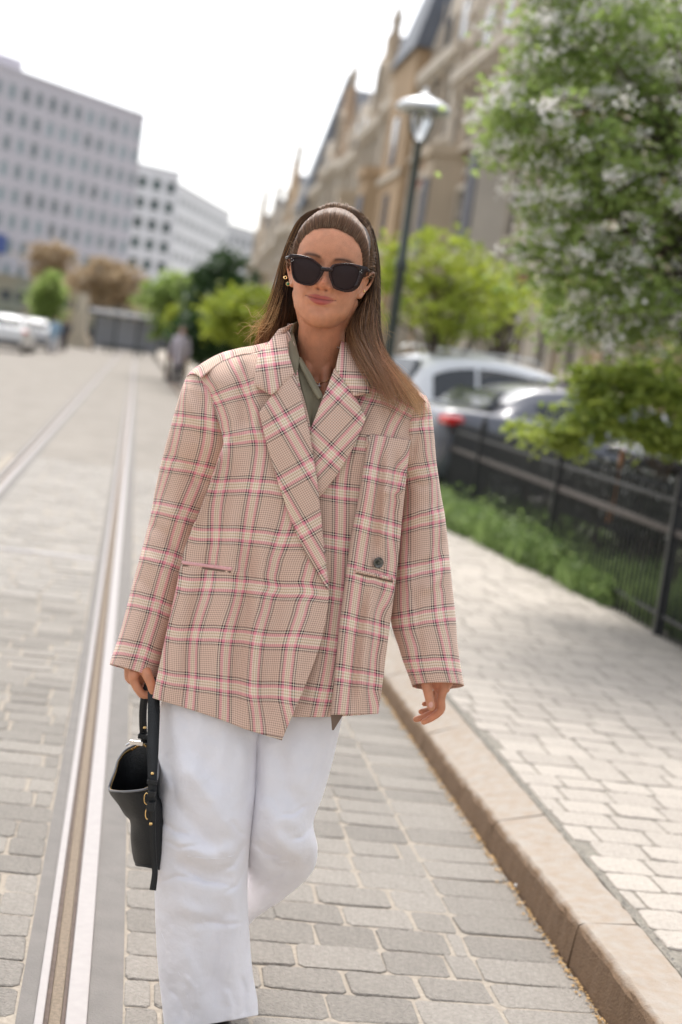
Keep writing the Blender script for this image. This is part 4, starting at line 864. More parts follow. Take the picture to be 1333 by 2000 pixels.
def strap(pts, wd, th=.004, name='strap'):
    Pp = cr(np.array([P(*p) for p in pts]), 60); T = np.gradient(Pp, axis=0); T /= np.linalg.norm(T, axis=1)[:, None]
    wv = np.broadcast_to(np.asarray(wd, float), (len(pts),)); wv = np.interp(np.linspace(0, 1, 60), np.linspace(0, 1, len(pts)), wv)/992/2
    side = RT-T*(T @ RT)[:, None]; side /= np.linalg.norm(side, axis=1)[:, None]; nr = np.cross(T, side)
    W = np.array([Pp-side*wv[:, None]-nr*th/2, Pp+side*wv[:, None]-nr*th/2, Pp+side*wv[:, None]+nr*th/2, Pp-side*wv[:, None]+nr*th/2, Pp-side*wv[:, None]-nr*th/2])
    o = link(name, fast_mesh(name, W.reshape(-1, 3), gridfaces(5, 60), smooth=False), M_leather, bag); return o
strap([(292, 1330, 2.835), (284, 1355, 2.83), (280, 1385, 2.84), (280, 1420, 2.86), (283, 1450, 2.885)], [14, 15, 15, 15, 15])
strap([(296, 1325, 2.83), (300, 1350, 2.81), (301, 1390, 2.79), (300, 1430, 2.77), (299, 1470, 2.745), (298, 1530, 2.72), (298, 1575, 2.715)], [18, 23, 24, 23, 22, 17, 13])
strap([(298, 1565, 2.712), (298, 1620, 2.715), (301, 1680, 2.72), (303, 1705, 2.72), (299, 1738, 2.72)], [12, 12, 10, 11, 13], name='strap_end')
for (a, b, Y_) in ((283, 1421, 2.853), (298, 1511, 2.721), (295, 1609, 2.708)):
    b_ = MB(); p = P(a, b, Y_); b_.lathe([(1e-5, .0022), (.002, .002), (.0034, .0008), (.0034, -.002)], 12); Mx = Matrix.Translation(Vector(p)) @ Matrix.Rotation(math.radians(90), 4, 'X'); b_.v = [tuple(Mx @ Vector(q)) for q in b_.v]; b_.build('rivet', M_gold, bag, smooth=True)
for (a, b, Y_, hh, ww) in ((287, 1560, 2.712, 11, 5), (288, 1590, 2.710, 10, 3.5)):
    b_ = MB(); b_.tube([P(a+ww*math.cos(t), b+hh*math.sin(t), Y_) for t in np.linspace(math.pi*.45, math.pi*1.75, 18)], .0011, 8); b_.build('buckle_ring', M_gold, bag, smooth=True)
for (a, b, Y_, ww, hh) in ((281, 1438, 2.862, 22, 5), (298, 1527, 2.716, 20, 4), (297, 1550, 2.708, 14, 5), (295, 1575, 2.708, 15, 9)):
    c = P(a, b, Y_); b_ = MB(); b_.box(c[0]-ww/1984, c[0]+ww/1984, c[1]-.006, c[1]+.004, c[2]-hh/992, c[2]+hh/992); b_.build('strap_keeper', M_leather, bag, bevel=.001)
# ================================================================== THE STREET (frame: s along the tracks, t across to the right)
SA = math.radians(-9.0); SV = np.array([math.sin(SA), math.cos(SA), 0]); TV = np.array([math.cos(SA), -math.sin(SA), 0])
def ST(s, t, z=0.): return SV*s+TV*t+np.array([0, 0, z])
def st_of(p): return float(np.dot(p, SV)), float(np.dot(p, TV))
M_ST = Matrix(((TV[0], SV[0], 0, 0), (TV[1], SV[1], 0, 0), (0, 0, 1, 0), (0, 0, 0, 1)))   # local x=t, y=s
def groundmat(name, c, joints=None, rough=.85, var=.12):
    """dry stone / asphalt; joints=(length, pitch, colour) gives the far courses their pattern"""
    m, t, b = newmat(name); L = t.links
    tc = N(t, 'ShaderNodeTexCoord'); mp = N(t, 'ShaderNodeMapping', vector_type='TEXTURE'); mp.inputs['Rotation'].default_value = (0, 0, -SA); L.new(tc.outputs['Object'], mp.inputs['Vector'])
    n1 = N(t, 'ShaderNodeTexNoise'); n1.inputs['Scale'].default_value = 1.3; n1.inputs['Detail'].default_value = 7; L.new(tc.outputs['Object'], n1.inputs['Vector'])
    n2 = N(t, 'ShaderNodeTexNoise'); n2.inputs['Scale'].default_value = 160; n2.inputs['Detail'].default_value = 3; L.new(tc.outputs['Object'], n2.inputs['Vector'])
    c = np.array(c); mx = N(t, 'ShaderNodeMix', data_type='RGBA'); mx.inputs['A'].default_value = (*(c*(1-var)), 1); mx.inputs['B'].default_value = (*(c*(1+var)), 1)
    ad = N(t, 'ShaderNodeMath', operation='ADD'); m5 = N(t, 'ShaderNodeMath', operation='MULTIPLY'); m5.inputs[1].default_value = .5; L.new(n2.outputs['Fac'], m5.inputs[0]); L.new(n1.outputs['Fac'], ad.inputs[0]); L.new(m5.outputs[0], ad.inputs[1])
    mr = N(t, 'ShaderNodeMapRange'); mr.inputs['From Min'].default_value = .5; mr.inputs['From Max'].default_value = 1.0; L.new(ad.outputs[0], mr.inputs['Value']); L.new(mr.outputs[0], mx.inputs['Factor'])
    out = mx.outputs['Result']; bh = n2.outputs['Fac']
    if joints:
        br = N(t, 'ShaderNodeTexBrick'); br.offset = .5; br.inputs['Scale'].default_value = 1; br.inputs['Brick Width'].default_value = joints[0]; br.inputs['Row Height'].default_value = joints[1]; br.inputs['Mortar Size'].default_value = .006; br.inputs['Bias'].default_value = 0
        br.inputs['Color1'].default_value = (.86, .86, .86, 1); br.inputs['Color2'].default_value = (1.1, 1.1, 1.1, 1); br.inputs['Mortar'].default_value = (*joints[2], 1)
        L.new(mp.outputs[0], br.inputs['Vector']); ml = N(t, 'ShaderNodeMix', data_type='RGBA', blend_type='MULTIPLY'); ml.inputs['Factor'].default_value = 1; L.new(out, ml.inputs['A']); L.new(br.outputs['Color'], ml.inputs['B']); out = ml.outputs['Result']
    L.new(out, b.inputs['Base Color']); b.inputs['Roughness'].default_value = rough; b.inputs['Specular IOR Level'].default_value = .12
    bp = N(t, 'ShaderNodeBump'); bp.inputs['Strength'].default_value = .35; bp.inputs['Distance'].default_value = .004; L.new(bh, bp.inputs['Height']); L.new(bp.outputs[0], b.inputs['Normal'])
    return m
JC = (.86, .80, .70)
c_road = np.array((.255, .234, .208)); c_walk = np.array((.39, .35, .305))
M_ground = groundmat('earth', (.20, .19, .15)); M_far = groundmat('road_setts_far', c_road*.98, (.195, .134, (.92, .86, .78)))
M_bed = mat('joint_sand', (.35, .305, .25), .95, .15, 90, bump=.6, bscale=300)
M_bedw = mat('joint_dirt', (.24, .22, .185), .95, .25, 60, bump=.6, bscale=300)
M_walk_far = groundmat('pavement_far', c_walk, (.175, .135, (.62, .60, .55)))
M_sett = mat('sett_stone', c_road, .8, .16, 70, bump=.9, bscale=150, objvar=.15, spec=.2)
M_setta = mat('sett_stone_far', c_road*1.04, .8, .10, 26, bump=.7, bscale=130, objvar=.13, attr='tone')
M_slab = mat('pavement_sett', c_walk, .85, .14, 60, bump=.8, bscale=130, objvar=.10)
M_slaba = mat('pavement_sett_far', c_walk, .85, .10, 26, bump=.6, bscale=130, objvar=.10, attr='tone')
M_conc = mat('track_concrete', (.165, .152, .14), .85, .10, 14, bump=.5, bscale=200)
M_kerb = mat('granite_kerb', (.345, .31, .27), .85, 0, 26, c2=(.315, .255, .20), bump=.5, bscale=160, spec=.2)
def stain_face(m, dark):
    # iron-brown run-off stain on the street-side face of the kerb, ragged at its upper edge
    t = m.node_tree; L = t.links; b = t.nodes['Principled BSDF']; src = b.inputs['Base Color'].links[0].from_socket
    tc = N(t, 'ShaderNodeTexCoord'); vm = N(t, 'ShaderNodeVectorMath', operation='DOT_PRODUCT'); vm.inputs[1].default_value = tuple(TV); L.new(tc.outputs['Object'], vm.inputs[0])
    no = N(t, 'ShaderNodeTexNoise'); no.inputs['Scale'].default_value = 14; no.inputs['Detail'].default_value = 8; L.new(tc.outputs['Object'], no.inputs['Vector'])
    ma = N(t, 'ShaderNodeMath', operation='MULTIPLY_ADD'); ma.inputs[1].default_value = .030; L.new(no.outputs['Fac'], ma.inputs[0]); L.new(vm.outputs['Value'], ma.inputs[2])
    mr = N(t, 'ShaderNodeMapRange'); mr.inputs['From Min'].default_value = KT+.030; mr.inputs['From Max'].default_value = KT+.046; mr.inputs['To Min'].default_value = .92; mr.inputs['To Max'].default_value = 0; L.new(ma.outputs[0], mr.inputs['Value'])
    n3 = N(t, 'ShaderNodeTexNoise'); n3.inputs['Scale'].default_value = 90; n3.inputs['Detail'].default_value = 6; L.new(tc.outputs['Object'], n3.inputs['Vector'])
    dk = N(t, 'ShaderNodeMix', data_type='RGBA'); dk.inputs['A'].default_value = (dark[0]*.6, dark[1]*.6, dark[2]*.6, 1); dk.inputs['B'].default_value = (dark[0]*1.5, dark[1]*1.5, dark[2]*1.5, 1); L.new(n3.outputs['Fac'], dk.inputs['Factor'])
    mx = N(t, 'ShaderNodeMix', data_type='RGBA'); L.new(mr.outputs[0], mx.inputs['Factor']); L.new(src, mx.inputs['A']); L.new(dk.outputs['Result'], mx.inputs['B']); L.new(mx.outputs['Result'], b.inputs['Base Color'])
KT = 1.285
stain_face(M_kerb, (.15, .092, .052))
M_rail = mat('worn_rail_steel', (.31, .285, .275), .5, .05, 40, spec=.3)
M_rust_shade = mat('rust_and_groove_shade', (.10, .07, .055), .8, .25, 60, bump=.3)  # rust tone whose dark strips also stand for shadow inside the groove
M_groove = mat('groove_sand', (.25, .20, .15), .95, .2, 120, bump=.6, bscale=300)
# ground to the horizon
g = MB(); g.box(-900, 900, -30, 1500, -.6, -.16); g.build('ground', M_ground, kind='structure')
KT = 1.285     # kerb foot
SW = .118      # pavement height
S_END = 140
def sheet(name, t0, t1, s0, s1, z0, z1, m, **k):
    b = MB(); b.box(t0, t1, s0, s1, z0, z1, M_ST); return b.build(name, m, kind='structure', **k)
S_NEAR = 15.5
LANES = [(-14, -1.035-.0755), (-1.035+.1475, -.0755), (.1475, KT-.002)]
rb_ = MB()
for a_, c_ in LANES: rb_.box(a_, c_, -12, S_NEAR, -.14, -.0034, M_ST)
road = rb_.build('road', M_bed, kind='structure')
roadf = MB()
ts = [-14, -1.16, -.985, -.0755, .148, KT-.002]
[roadf.box(a_, c_, S_NEAR, S_END, -.14, 0, M_ST) for a_, c_ in LANES]; roadf.box(-60, 40, S_END, 330, -.14, -.004, M_ST); roadf.build('road', M_far, kind='structure')
walk = sheet('pavement', KT+.185, 3.6, -12, S_NEAR, -.14, SW-.0045, M_bedw)
sheet('pavement', KT+.185, 3.6, S_NEAR, S_END, -.14, SW, M_walk_far)
# --- setts: each near one a piece of its own
def sett_mesh(lx, ly, seed, h=.03, rough=.004):
    g_ = np.random.default_rng(seed); n = 12; b = .006
    def rr(inset, z, j):
        r = []
        a, c = lx/2-inset, ly/2-inset; k = .22
        for (x, y) in ((-a, -c+k*c), (-a+k*a*.6, -c), (-a*.2, -c), (a*.35, -c), (a-k*a*.6, -c), (a, -c+k*c), (a, c-k*c), (a-k*a*.6, c), (a*.3, c), (-a*.35, c), (-a+k*a*.6, c), (-a, c-k*c)): r.append([x+j[len(r)][0], y+j[len(r)][1], z])
        return r
    j = g_.normal(0, rough*.5, (n, 2)); tilt = g_.normal(0, .010, 2)
    V_ = rr(0, -h, j)+rr(0, -.0022, j)+rr(.0026, 0.0, j*.95)+[[0, 0, .0012]]
    for v in V_[2*n:]: v[2] += v[0]*tilt[0]+v[1]*tilt[1]
    F_ = []
    for k in (0, 1):
        for i in range(n): F_.append((k*n+i, k*n+(i+1) % n, (k+1)*n+(i+1) % n, (k+1)*n+i))
    for i in range(n): F_.append((2*n+i, 2*n+(i+1) % n, 3*n))
    return V_, F_
def lay(zone, m_part, m_far, parent, name, zz_, maxn, Lm, Pm, cam_lim, seed, gap=.010):
    """zone: list of (t0,t1,along) fields; returns positions"""
    g_ = np.random.default_rng(seed); out = []
    for (t0, t1, mode) in zone:
        s = -.5+g_.random()*.1; row = 0
        if mode == 'long':   # one file of stones set end to end beside the kerb
            while s < cam_lim:
                L_ = Pm*g_.uniform(.95, 1.1); out.append(((t0+t1)/2, s+L_/2, t1-t0-gap, L_-gap)); s += L_
            continue
        while s < cam_lim:
            ph = Pm*g_.uniform(.94, 1.06); t = t0-(g_.random()*Lm*.9 if mode != 'left' else 0)
            if mode == 'fit': t = t0
            while t < t1-.03:
                L_ = Lm*g_.uniform(.82, 1.22); a = max(t, t0); b_ = min(t+L_, t1)
                if t1-b_ < .05: b_ = t1
                if b_-a > .045: out.append(((a+b_)/2, s+ph/2, b_-a-gap, ph-gap*.9))
                t = b_ if b_ == t1 else t+L_
            s += ph
    vis = []
    for q in out:
        p = ST(q[1], q[0], zz_); r = p-[0, 0, H]; zc = r @ FW
        if zc < 1: continue
        x = CX+f*(r @ RT)/zc; y = CY-f*(r @ UP)/zc
        if -90 < x < 1430 and y < 2120: vis.append((zc, q))
    vis.sort(key=lambda v: v[0]); protos = {}
    near = vis[:maxn]; far = vis[maxn:]
    for zc, q in near:
        key = (round(q[2]/.012), round(q[3]/.008), int(g_.integers(0, 3)))
        if key not in protos:
            V_, F_ = sett_mesh(key[0]*.012, key[1]*.008, hash(key) % 9999); me_ = bpy.data.meshes.new(name); me_.from_pydata(V_, [], F_); me_.materials.append(m_part); me_.update(); protos[key] = me_
        o = bpy.data.objects.new(name, protos[key]); COL.objects.link(o); o.parent = parent
        p = ST(q[1], q[0], zz_+g_.normal(0, .0008)); o.location = Vector(p); o.rotation_euler = (0, 0, -SA+g_.normal(0, .006))
    VV, FF, TT = [], [], []
    for zc, q in far:
        V_, F_ = sett_mesh(q[2], q[3], int(g_.integers(0, 50))); b0 = len(VV); tn = g_.random(); dz = g_.normal(0, .0013)
        for v in V_: p = ST(q[1]+v[1], q[0]+v[0], zz_+v[2]+dz); VV.append(tuple(p)); TT.append((tn,)*3)
        FF += [tuple(i+b0 for i in F__) for F__ in F_]
    if VV:
        me_ = bpy.data.meshes.new(name+'s_beyond'); me_.from_pydata(VV, [], FF); a = me_.color_attributes.new('tone', 'FLOAT_COLOR', 'POINT')
        c = np.ones((len(VV), 4), np.float32); c[:, :3] = TT; a.data.foreach_set('color', c.ravel()); me_.materials.append(m_far); me_.update()
        o = bpy.data.objects.new(name+'_field', me_); COL.objects.link(o); o.parent = parent; o['kind'] = 'stuff'
lay([(.148, 1.035, 'run'), (1.035, KT-.004, 'long'), (-.90, -.0755, 'left'), (-1.75, -1.19, 'run')], M_sett, M_setta, road, 'sett', 0.0, 300, .185, .134, S_NEAR, 3, gap=.009)
lay([(KT+.205, 3.55, 'run')], M_slab, M_slaba, walk, 'paving_stone', SW, 300, .18, .135, S_NEAR, 4, gap=.007)
# --- kerb: long granite blocks, one by one
kb = np.random.default_rng(2); s = 1.4; kl = []
while s < 60: L_ = kb.uniform(.95, 1.1) if s > 3.9 or s < 2.9 else 0.86; kl.append((s, L_)); s += L_
kerb = empty('kerb', ST(0, KT, 0), kind='structure'); 
for s, L_ in kl:
    b = MB(); h = SW+.002; tl_ = .022
    prof = [(KT, -.13), (KT+.002, .0), (KT+.012, h-.020), (KT+.018, h-.008), (KT+.030, h), (KT+.172, h+.001), (KT+.180, h-.006), (KT+.183, -.13)]
    n = len(prof); g0, g1 = s+.003, s+L_-.003; dd = kb.normal(0, .0015)
    ks = np.linspace(g0, g1, 25 if s < 6 else (9 if s < 12 else 3))
    for y in ks:
        hf = float(np.interp(y, [3.2, 4.2, 5.0, 6.5], [0, .030, .048, .058]))
        for (x, z) in prof:
            zz3 = z-hf*max(0, min(1, (KT+.172-x)/.142)) if z > .01 else z
            b.v.append(tuple(ST(y, x+dd+kb.normal(0, .0014), zz3+kb.normal(0, .0011))))
    m_ = len(ks)
    for i in range(m_-1):
        for j in range(n): b.f.append((i*n+j, i*n+(j+1) % n, (i+1)*n+(j+1) % n, (i+1)*n+j))
    b.f.append(tuple(range(n))[::-1]); b.f.append(tuple(range((m_-1)*n, m_*n)))
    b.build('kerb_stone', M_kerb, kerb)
# --- tram rails: head, groove, guard flange, concrete shoulders
def rail(t0, name_):
    r_ = empty('tram_rail', ST(0, t0, 0), kind='structure')
    for nm, a, b_, z, m in (('concrete_shoulder', -.0755, -.0385, -.001, M_conc), ('guard_flange', -.038, -.0185, .003, M_rail), ('groove_bed', -.0085, .0185, -.018, M_groove), ('rail_head', .0272, .0722, .004, M_rail), ('concrete_shoulder', .0730, .1475, -.001, M_conc)):
        b = MB(); ss = [-6, 0, 4, 10, 20, 45, S_END-2]
        for i in range(len(ss)-1): pass
        b.box(t0+a, t0+b_, -6, S_END-2, -.10, z, M_ST); b.build(nm, m, r_, bevel=.0025 if 'concrete' not in nm else 0)
    for a, b_ in ((-.0185, -.0085), (.0185, .0272)):
        b = MB(); b.box(t0+a+.0002, t0+b_-.0002, -6, S_END-2, -.10, -.011, M_ST); b.build('groove_wall', M_rust_shade, r_)
rail(0.0, 'r'); rail(-1.035, 'l')
# cross joint bar between the rails, puddle of litter at the kerb foot
b = MB(); b.box(-.90, -.08, 9.05, 9.14, -.03, .003, M_ST); tagit(b.build('drain_bar', M_rail), 'pale steel drain bar crossing between the two tram rails', 'drain')
lt = MB(); p = G(1017, 1735); s0, t0 = st_of(p); lt.box(t0-.016, t0+.018, s0-.010, s0+.012, .003, .012, M_ST @ Matrix.Translation((t0, s0, 0)) @ Matrix.Rotation(.5, 4, 'Z') @ Matrix.Translation((-t0, -s0, 0)))
tagit(lt.build('litter', mat('white_card', (.8, .8, .8), .6), bevel=.002), 'small crumpled white scrap lying against the kerb foot', 'litter')
# dirt, blossom husks and grit gathered at the kerb foot
gd = np.random.default_rng(8); VV, FF = [], []
for _ in range(2600):
    s = 2.6+gd.random()**1.3*14; t = KT-.004-abs(gd.normal(0, .012)); r = gd.uniform(.0015, .0055)*(1+s*.04); p = ST(s, t, .003+r*.3); b0 = len(VV); a0 = gd.random()*6
    for k in range(4): a = a0+k*1.57; VV.append(tuple(p+[r*math.cos(a)*gd.uniform(.6, 1.3), r*math.sin(a)*gd.uniform(.6, 1.3), gd.uniform(-.3, .4)*r]))
    VV.append(tuple(p+[0, 0, r*.6])); FF += [(b0+k, b0+(k+1) % 4, b0+4) for k in range(4)]
me_ = bpy.data.meshes.new('gutter_litter'); me_.from_pydata(VV, [], FF); tagit(link('gutter_litter', me_, mat('husks', (.42, .27, .12), .9, .5, 30, objvar=0)), 'tan husks and grit gathered along the kerb foot', 'debris', kind='stuff')
VV, FF = [], []
for _ in range(3200):
    s = 2.6+gd.random()*10; t = KT+.190+abs(gd.normal(0, .009)); r = gd.uniform(.002, .006); p = ST(s, t, SW-.006); b0 = len(VV); a0 = gd.random()*6
    for k in range(4): a = a0+k*1.57; VV.append(tuple(p+[r*math.cos(a), r*math.sin(a), gd.uniform(-.3, .3)*r]))
    VV.append(tuple(p+[0, 0, r*.8])); FF += [(b0+k, b0+(k+1) % 4, b0+4) for k in range(4)]
me_ = bpy.data.meshes.new('kerb_gravel'); me_.from_pydata(VV, [], FF); tagit(link('kerb_gravel', me_, mat('grit', (.22, .21, .19), .95, .4, 60)), 'grey grit filling the joint behind the kerb stones', 'gravel', kind='stuff')
# ================================================================== GREENERY
def leafmat(name, c, c2, tr=.35, rough=.5):
    m, t, b = newmat(name); L = t.links
    a = N(t, 'ShaderNodeAttribute', attribute_name='tone'); mx = N(t, 'ShaderNodeMix', data_type='RGBA'); mx.inputs['A'].default_value = (*c, 1); mx.inputs['B'].default_value = (*c2, 1)
    L.new(a.outputs['Fac'], mx.inputs['Factor']); L.new(mx.outputs['Result'], b.inputs['Base Color']); b.inputs['Roughness'].default_value = rough
    tl = N(t, 'ShaderNodeBsdfTranslucent'); L.new(mx.outputs['Result'], tl.inputs['Color']); ms = N(t, 'ShaderNodeMixShader'); ms.inputs[0].default_value = tr
    L.new(b.outputs[0], ms.inputs[1]); L.new(tl.outputs[0], ms.inputs[2]); L.new(ms.outputs[0], t.nodes['Material Output'].inputs['Surface'])
    return m
def scatter(name, centers, size, m, parent=None, seed=0, long=1.6, fold=.25, tone=None, up=0., **k):
    """one small folded leaf at each centre"""
    g_ = np.random.default_rng(seed); n = len(centers); d = g_.normal(0, 1, (n, 3)); d[:, 2] = d[:, 2]*.6+up; d /= np.linalg.norm(d, axis=1)[:, None]
    e = g_.normal(0, 1, (n, 3)); e = np.cross(d, e); e /= np.linalg.norm(e, axis=1)[:, None]; nn = np.cross(d, e)
    sz = (np.asarray(size)*g_.uniform(.6, 1.3, n))[:, None]; c = centers
    V_ = np.stack([c-d*sz*long*.5, c+e*sz*.5+nn*sz*fold, c+d*sz*long*.5, c-e*sz*.5+nn*sz*fold], 1).reshape(-1, 3)
    b0 = np.arange(n)*4; F_ = np.concatenate([np.stack([b0, b0+1, b0+2], 1), np.stack([b0, b0+2, b0+3], 1)])
    me_ = fast_mesh(name, V_, F_, smooth=False); a = me_.color_attributes.new('tone', 'FLOAT_COLOR', 'POINT')
    tn = (g_.random(n) if tone is None else tone); cc = np.ones((n*4, 4), np.float32); cc[:, :3] = np.repeat(tn, 4)[:, None]; a.data.foreach_set('color', cc.ravel())
    return link(name, me_, m, parent, **k)
def clumps(center, rad, nclump, per, cr_, seed, shellp=.6):
    """points in leaf clumps spread through an uneven ellipsoid"""
    g_ = np.random.default_rng(seed); d = g_.normal(0, 1, (nclump, 3)); d /= np.linalg.norm(d, axis=1)[:, None]
    rr = g_.random(nclump)**(1/2.2*shellp+.1); rr = rr*(1+.42*vnoise(d, 2.4, seed)+.15*vnoise(d, 6, seed+1))
    cc = np.asarray(center)+d*rr[:, None]*np.asarray(rad); pt = []; tn = []
    for c in cc:
        k = int(per*g_.uniform(.5, 1.5)); q = g_.normal(0, 1, (k, 3))*cr_*g_.uniform(.6, 1.3)*[1, 1, .7]; pt.append(c+q); tn.append(np.full(k, g_.uniform(0, 1))*.5+g_.random(k)*.5)
    return cc, np.concatenate(pt), np.concatenate(tn)
M_bark = mat('bark', (.085, .065, .05), .9, .3, 12, bump=.8, bscale=30)
def limbs(base, top, cc, r0, seed, parent, nl=9, name='trunk'):
    g_ = np.random.default_rng(seed); base = np.asarray(base, float); top = np.asarray(top, float); b_ = MB()
    bend = g_.normal(0, .04, 3)*np.linalg.norm(top-base); midp = (base+top)/2+bend*[1, 1, 0]
    ax_ = cr(np.array([base, midp, top]), 12); b_.tube(ax_, np.linspace(r0, r0*.35, 12), 9)
    b_.tube([base-[0, 0, .02], base+[0, 0, .1]], [r0*1.5, r0*1.05], 9)
    for i in g_.choice(len(cc), min(nl, len(cc)), replace=False):
        s = ax_[int(g_.integers(5, 11))]; e = cc[i]; m_ = (s+e)/2+g_.normal(0, .06, 3)*np.linalg.norm(e-s)+[0, 0, .08*np.linalg.norm(e-s)]
        b_.tube(cr(np.array([s, m_, e]), 8), np.linspace(r0*.38, r0*.07, 8), 6)
    return b_.build(name, M_bark, parent, smooth=True)
def tree(name, label, base, cen, rad, nclump, per, cr_, size, m, seed, r0=.06, cat='tree', group=None, nl=10, long=1.6):
    e = empty(name, base, label=label, cat=cat, group=group); cc, pt, tn = clumps(cen, rad, nclump, per, cr_, seed)
    scatter('crown', pt, size, m, e, seed, tone=tn, long=long); limbs(base, np.asarray(cen)+[0, 0, rad[2]*.3], cc, r0, seed+1, e, nl); return e, cc
M_leafG = leafmat('fresh_green_leaf', (.17, .26, .06), (.42, .52, .17), .6)
M_leafY = leafmat('spring_yellow_leaf', (.22, .30, .03), (.42, .46, .06), .45)
M_leafD = leafmat('dark_green_leaf', (.02, .05, .015), (.06, .12, .03), .25)
M_leafB = leafmat('copper_leaf', (.34, .24, .14), (.52, .41, .26), .4)
M_petal = leafmat('white_petal', (.74, .72, .68), (.82, .80, .78), .3, .6)
M_grass = leafmat('grass_blade', (.10, .17, .045), (.30, .40, .14), .5)
# blossoming tree on the right
tc_ = P(1330, 250, 8.6); bt_ = empty('blossom_tree', (tc_[0]+1.1, tc_[1]+.3, SW), label='white blossoming tree with fresh green leaves overhanging the right of the pavement', cat='tree')
C2 = []; PT = []; TN = []
for (px, py, Y, rx, rz, nc) in ((1340, 60, 8.6, 1.05, .75, 250), (1280, 230, 8.5, .95, .70, 230), (1360, 420, 8.6, .95, .75, 240), (1170, 160, 8.4, .55, .45, 70), (1120, 330, 8.3, .42, .38, 60), (1150, 500, 8.4, .42, .36, 60), (1240, 590, 8.5, .55, .28, 70), (1060, 440, 8.3, .22, .2, 16), (1030, 250, 8.3, .28, .18, 18), (1000, 235, 8.3, .16, .08, 8), (1075, 60, 8.4, .28, .35, 24), (1130, -40, 8.5, .4, .4, 40), (1180, 640, 8.5, .30, .14, 20), (985, 300, 8.3, .08, .07, 5), (1050, 560, 8.4, .20, .14, 10), (1010, 120, 8.4, .10, .16, 7), (1330, 650, 8.9, .45, .18, 34), (1120, 640, 8.6, .22, .12, 14)):
    cc, pt, tn = clumps(P(px, py, Y), (rx, .8*rx+.15, rz), int(nc*.82), 24, .075, int(px*7+py), .8); C2.append(cc); PT.append(pt); TN.append(tn)
C2 = np.concatenate(C2); PT = np.concatenate(PT); TN = np.concatenate(TN)
scatter('crown', PT, .034, M_leafG, bt_, 31, tone=TN)
gb = np.random.default_rng(33); k_ = gb.random(len(C2)) < .72; fc = C2[k_]; fp = np.concatenate([c+gb.normal(0, .06, 3)+np.array([-.03, -.09, .03])+gb.normal(0, 1, (int(gb.integers(10, 44)), 3))*.030*[1.2, 1.2, .8] for c in fc])
scatter('blossom', fp, .026, M_petal, bt_, 34, long=1.1, fold=.15)
limbs(tc_+np.array([1.1, .3, SW-tc_[2]]), tc_+np.array([.35, .1, .2]), C2, .085, 35, bt_, 60)
# low branches of a yellow-green shrub beside the fence
e_ = empty('leafy_shrub', G(1255, 1120, SW)+[.3, .6, 0], label='yellow green shrub spilling over the fence in front of the dark car', cat='shrub')
C3 = []; PT = []; TN = []
for (px, py, Y, rx, rz, nc) in ((1250, 760, 8.9, .42, .16, 46), (1100, 850, 8.9, .22, .10, 22), (1170, 810, 8.9, .28, .13, 26), (1330, 800, 9., .35, .2, 36), (1150, 740, 9.0, .14, .08, 10), (1290, 860, 8.9, .20, .10, 14), (1040, 840, 8.9, .08, .06, 6), (1225, 725, 9., .15, .06, 8), (1310, 740, 9.2, .4, .16, 26), (1190, 780, 9.1, .3, .14, 20), (1333, 860, 9., .3, .16, 24)):
    cc, pt, tn = clumps(P(px, py, Y), (rx, .25, rz), nc, 22, .05, int(px+py), .8); C3.append(cc); PT.append(pt); TN.append(tn)
M_leafYG = leafmat('yellow_green_leaf', (.17, .25, .035), (.42, .48, .10), .5)
scatter('crown', np.concatenate(PT), .036, M_leafYG, e_, 41, tone=np.concatenate(TN)); C3 = np.concatenate(C3)
limbs(np.array(G(1255, 1120, SW))+[.3, .6, 0], P(1260, 830, 8.95), C3, .02, 42, e_, 30, 'stem')
# bright yellow-green tree behind the lamp
b0 = P(880, 700, 19.); b0[2] = 0
tree('young_tree', 'small tree in bright yellow green leaf behind the street lamp', b0, P(868, 560, 19.), (1.0, .9, .80), 95, 26, .11, .07, M_leafY, 51, .06, nl=40)
b0 = P(960, 700, 21.); b0[2] = 0
tree('young_tree', 'sparse yellow green tree between the lamp and the blossoming tree', b0, P(985, 600, 21.), (.8, .9, .8), 44, 22, .13, .07, M_leafY, 52, .06, nl=40)
# clipped trees far down the street, left of her head
for i, (px, py, Y, rx, rz, lab, mm) in enumerate(((345, 596, 50., 1.0, 1.15, 'leftmost green street tree in the clump beside the far pavement', M_leafG), (438, 585, 44., 1.05, 1.3, 'dark round street tree directly left of her hair', M_leafD), (482, 625, 38., .85, .75, 'bright yellow green bush just left of her shoulder', M_leafY), (352, 632, 47., .35, .4, 'small yellow bush low in front of the leftmost street tree', M_leafY), (408, 660, 41., .7, .7, 'dark low shrub at the pavement edge below the round trees', M_leafD))):
    c = P(px, py, Y); b0 = c.copy(); b0[2] = .1 if px > 380 else 0
    tree('street_tree' if i < 2 else 'bush', lab, b0, c, (rx, rx, rz), 150 if i != 3 else 40, 34, .16, .13, mm, 60+i, .09, cat='tree' if i < 2 else 'bush', nl=12)
# copper trees before the office block
for i, (px, py, Y, rx, rz, lab, mm) in enumerate(((100, 520, 118., 2.2, 2.0, 'copper leaved tree in front of the grey office block, nearest the blue sign', M_leafB), (190, 545, 112., 2.4, 1.6, 'copper leaved tree beside the pale column', M_leafB), (240, 560, 116., 2.2, 1.7, 'copper leaved tree behind the tram shelter roof', M_leafB), (92, 592, 92., .9, 1.9, 'slim green tree between the parked cars and the shops', M_leafG))):
    c = P(px, py, Y); b0 = c.copy(); b0[2] = 0
    tree('street_tree', lab, b0, c, (rx, rx, rz), 90, 26, .32, .24, mm, 80+i, .14, nl=14)
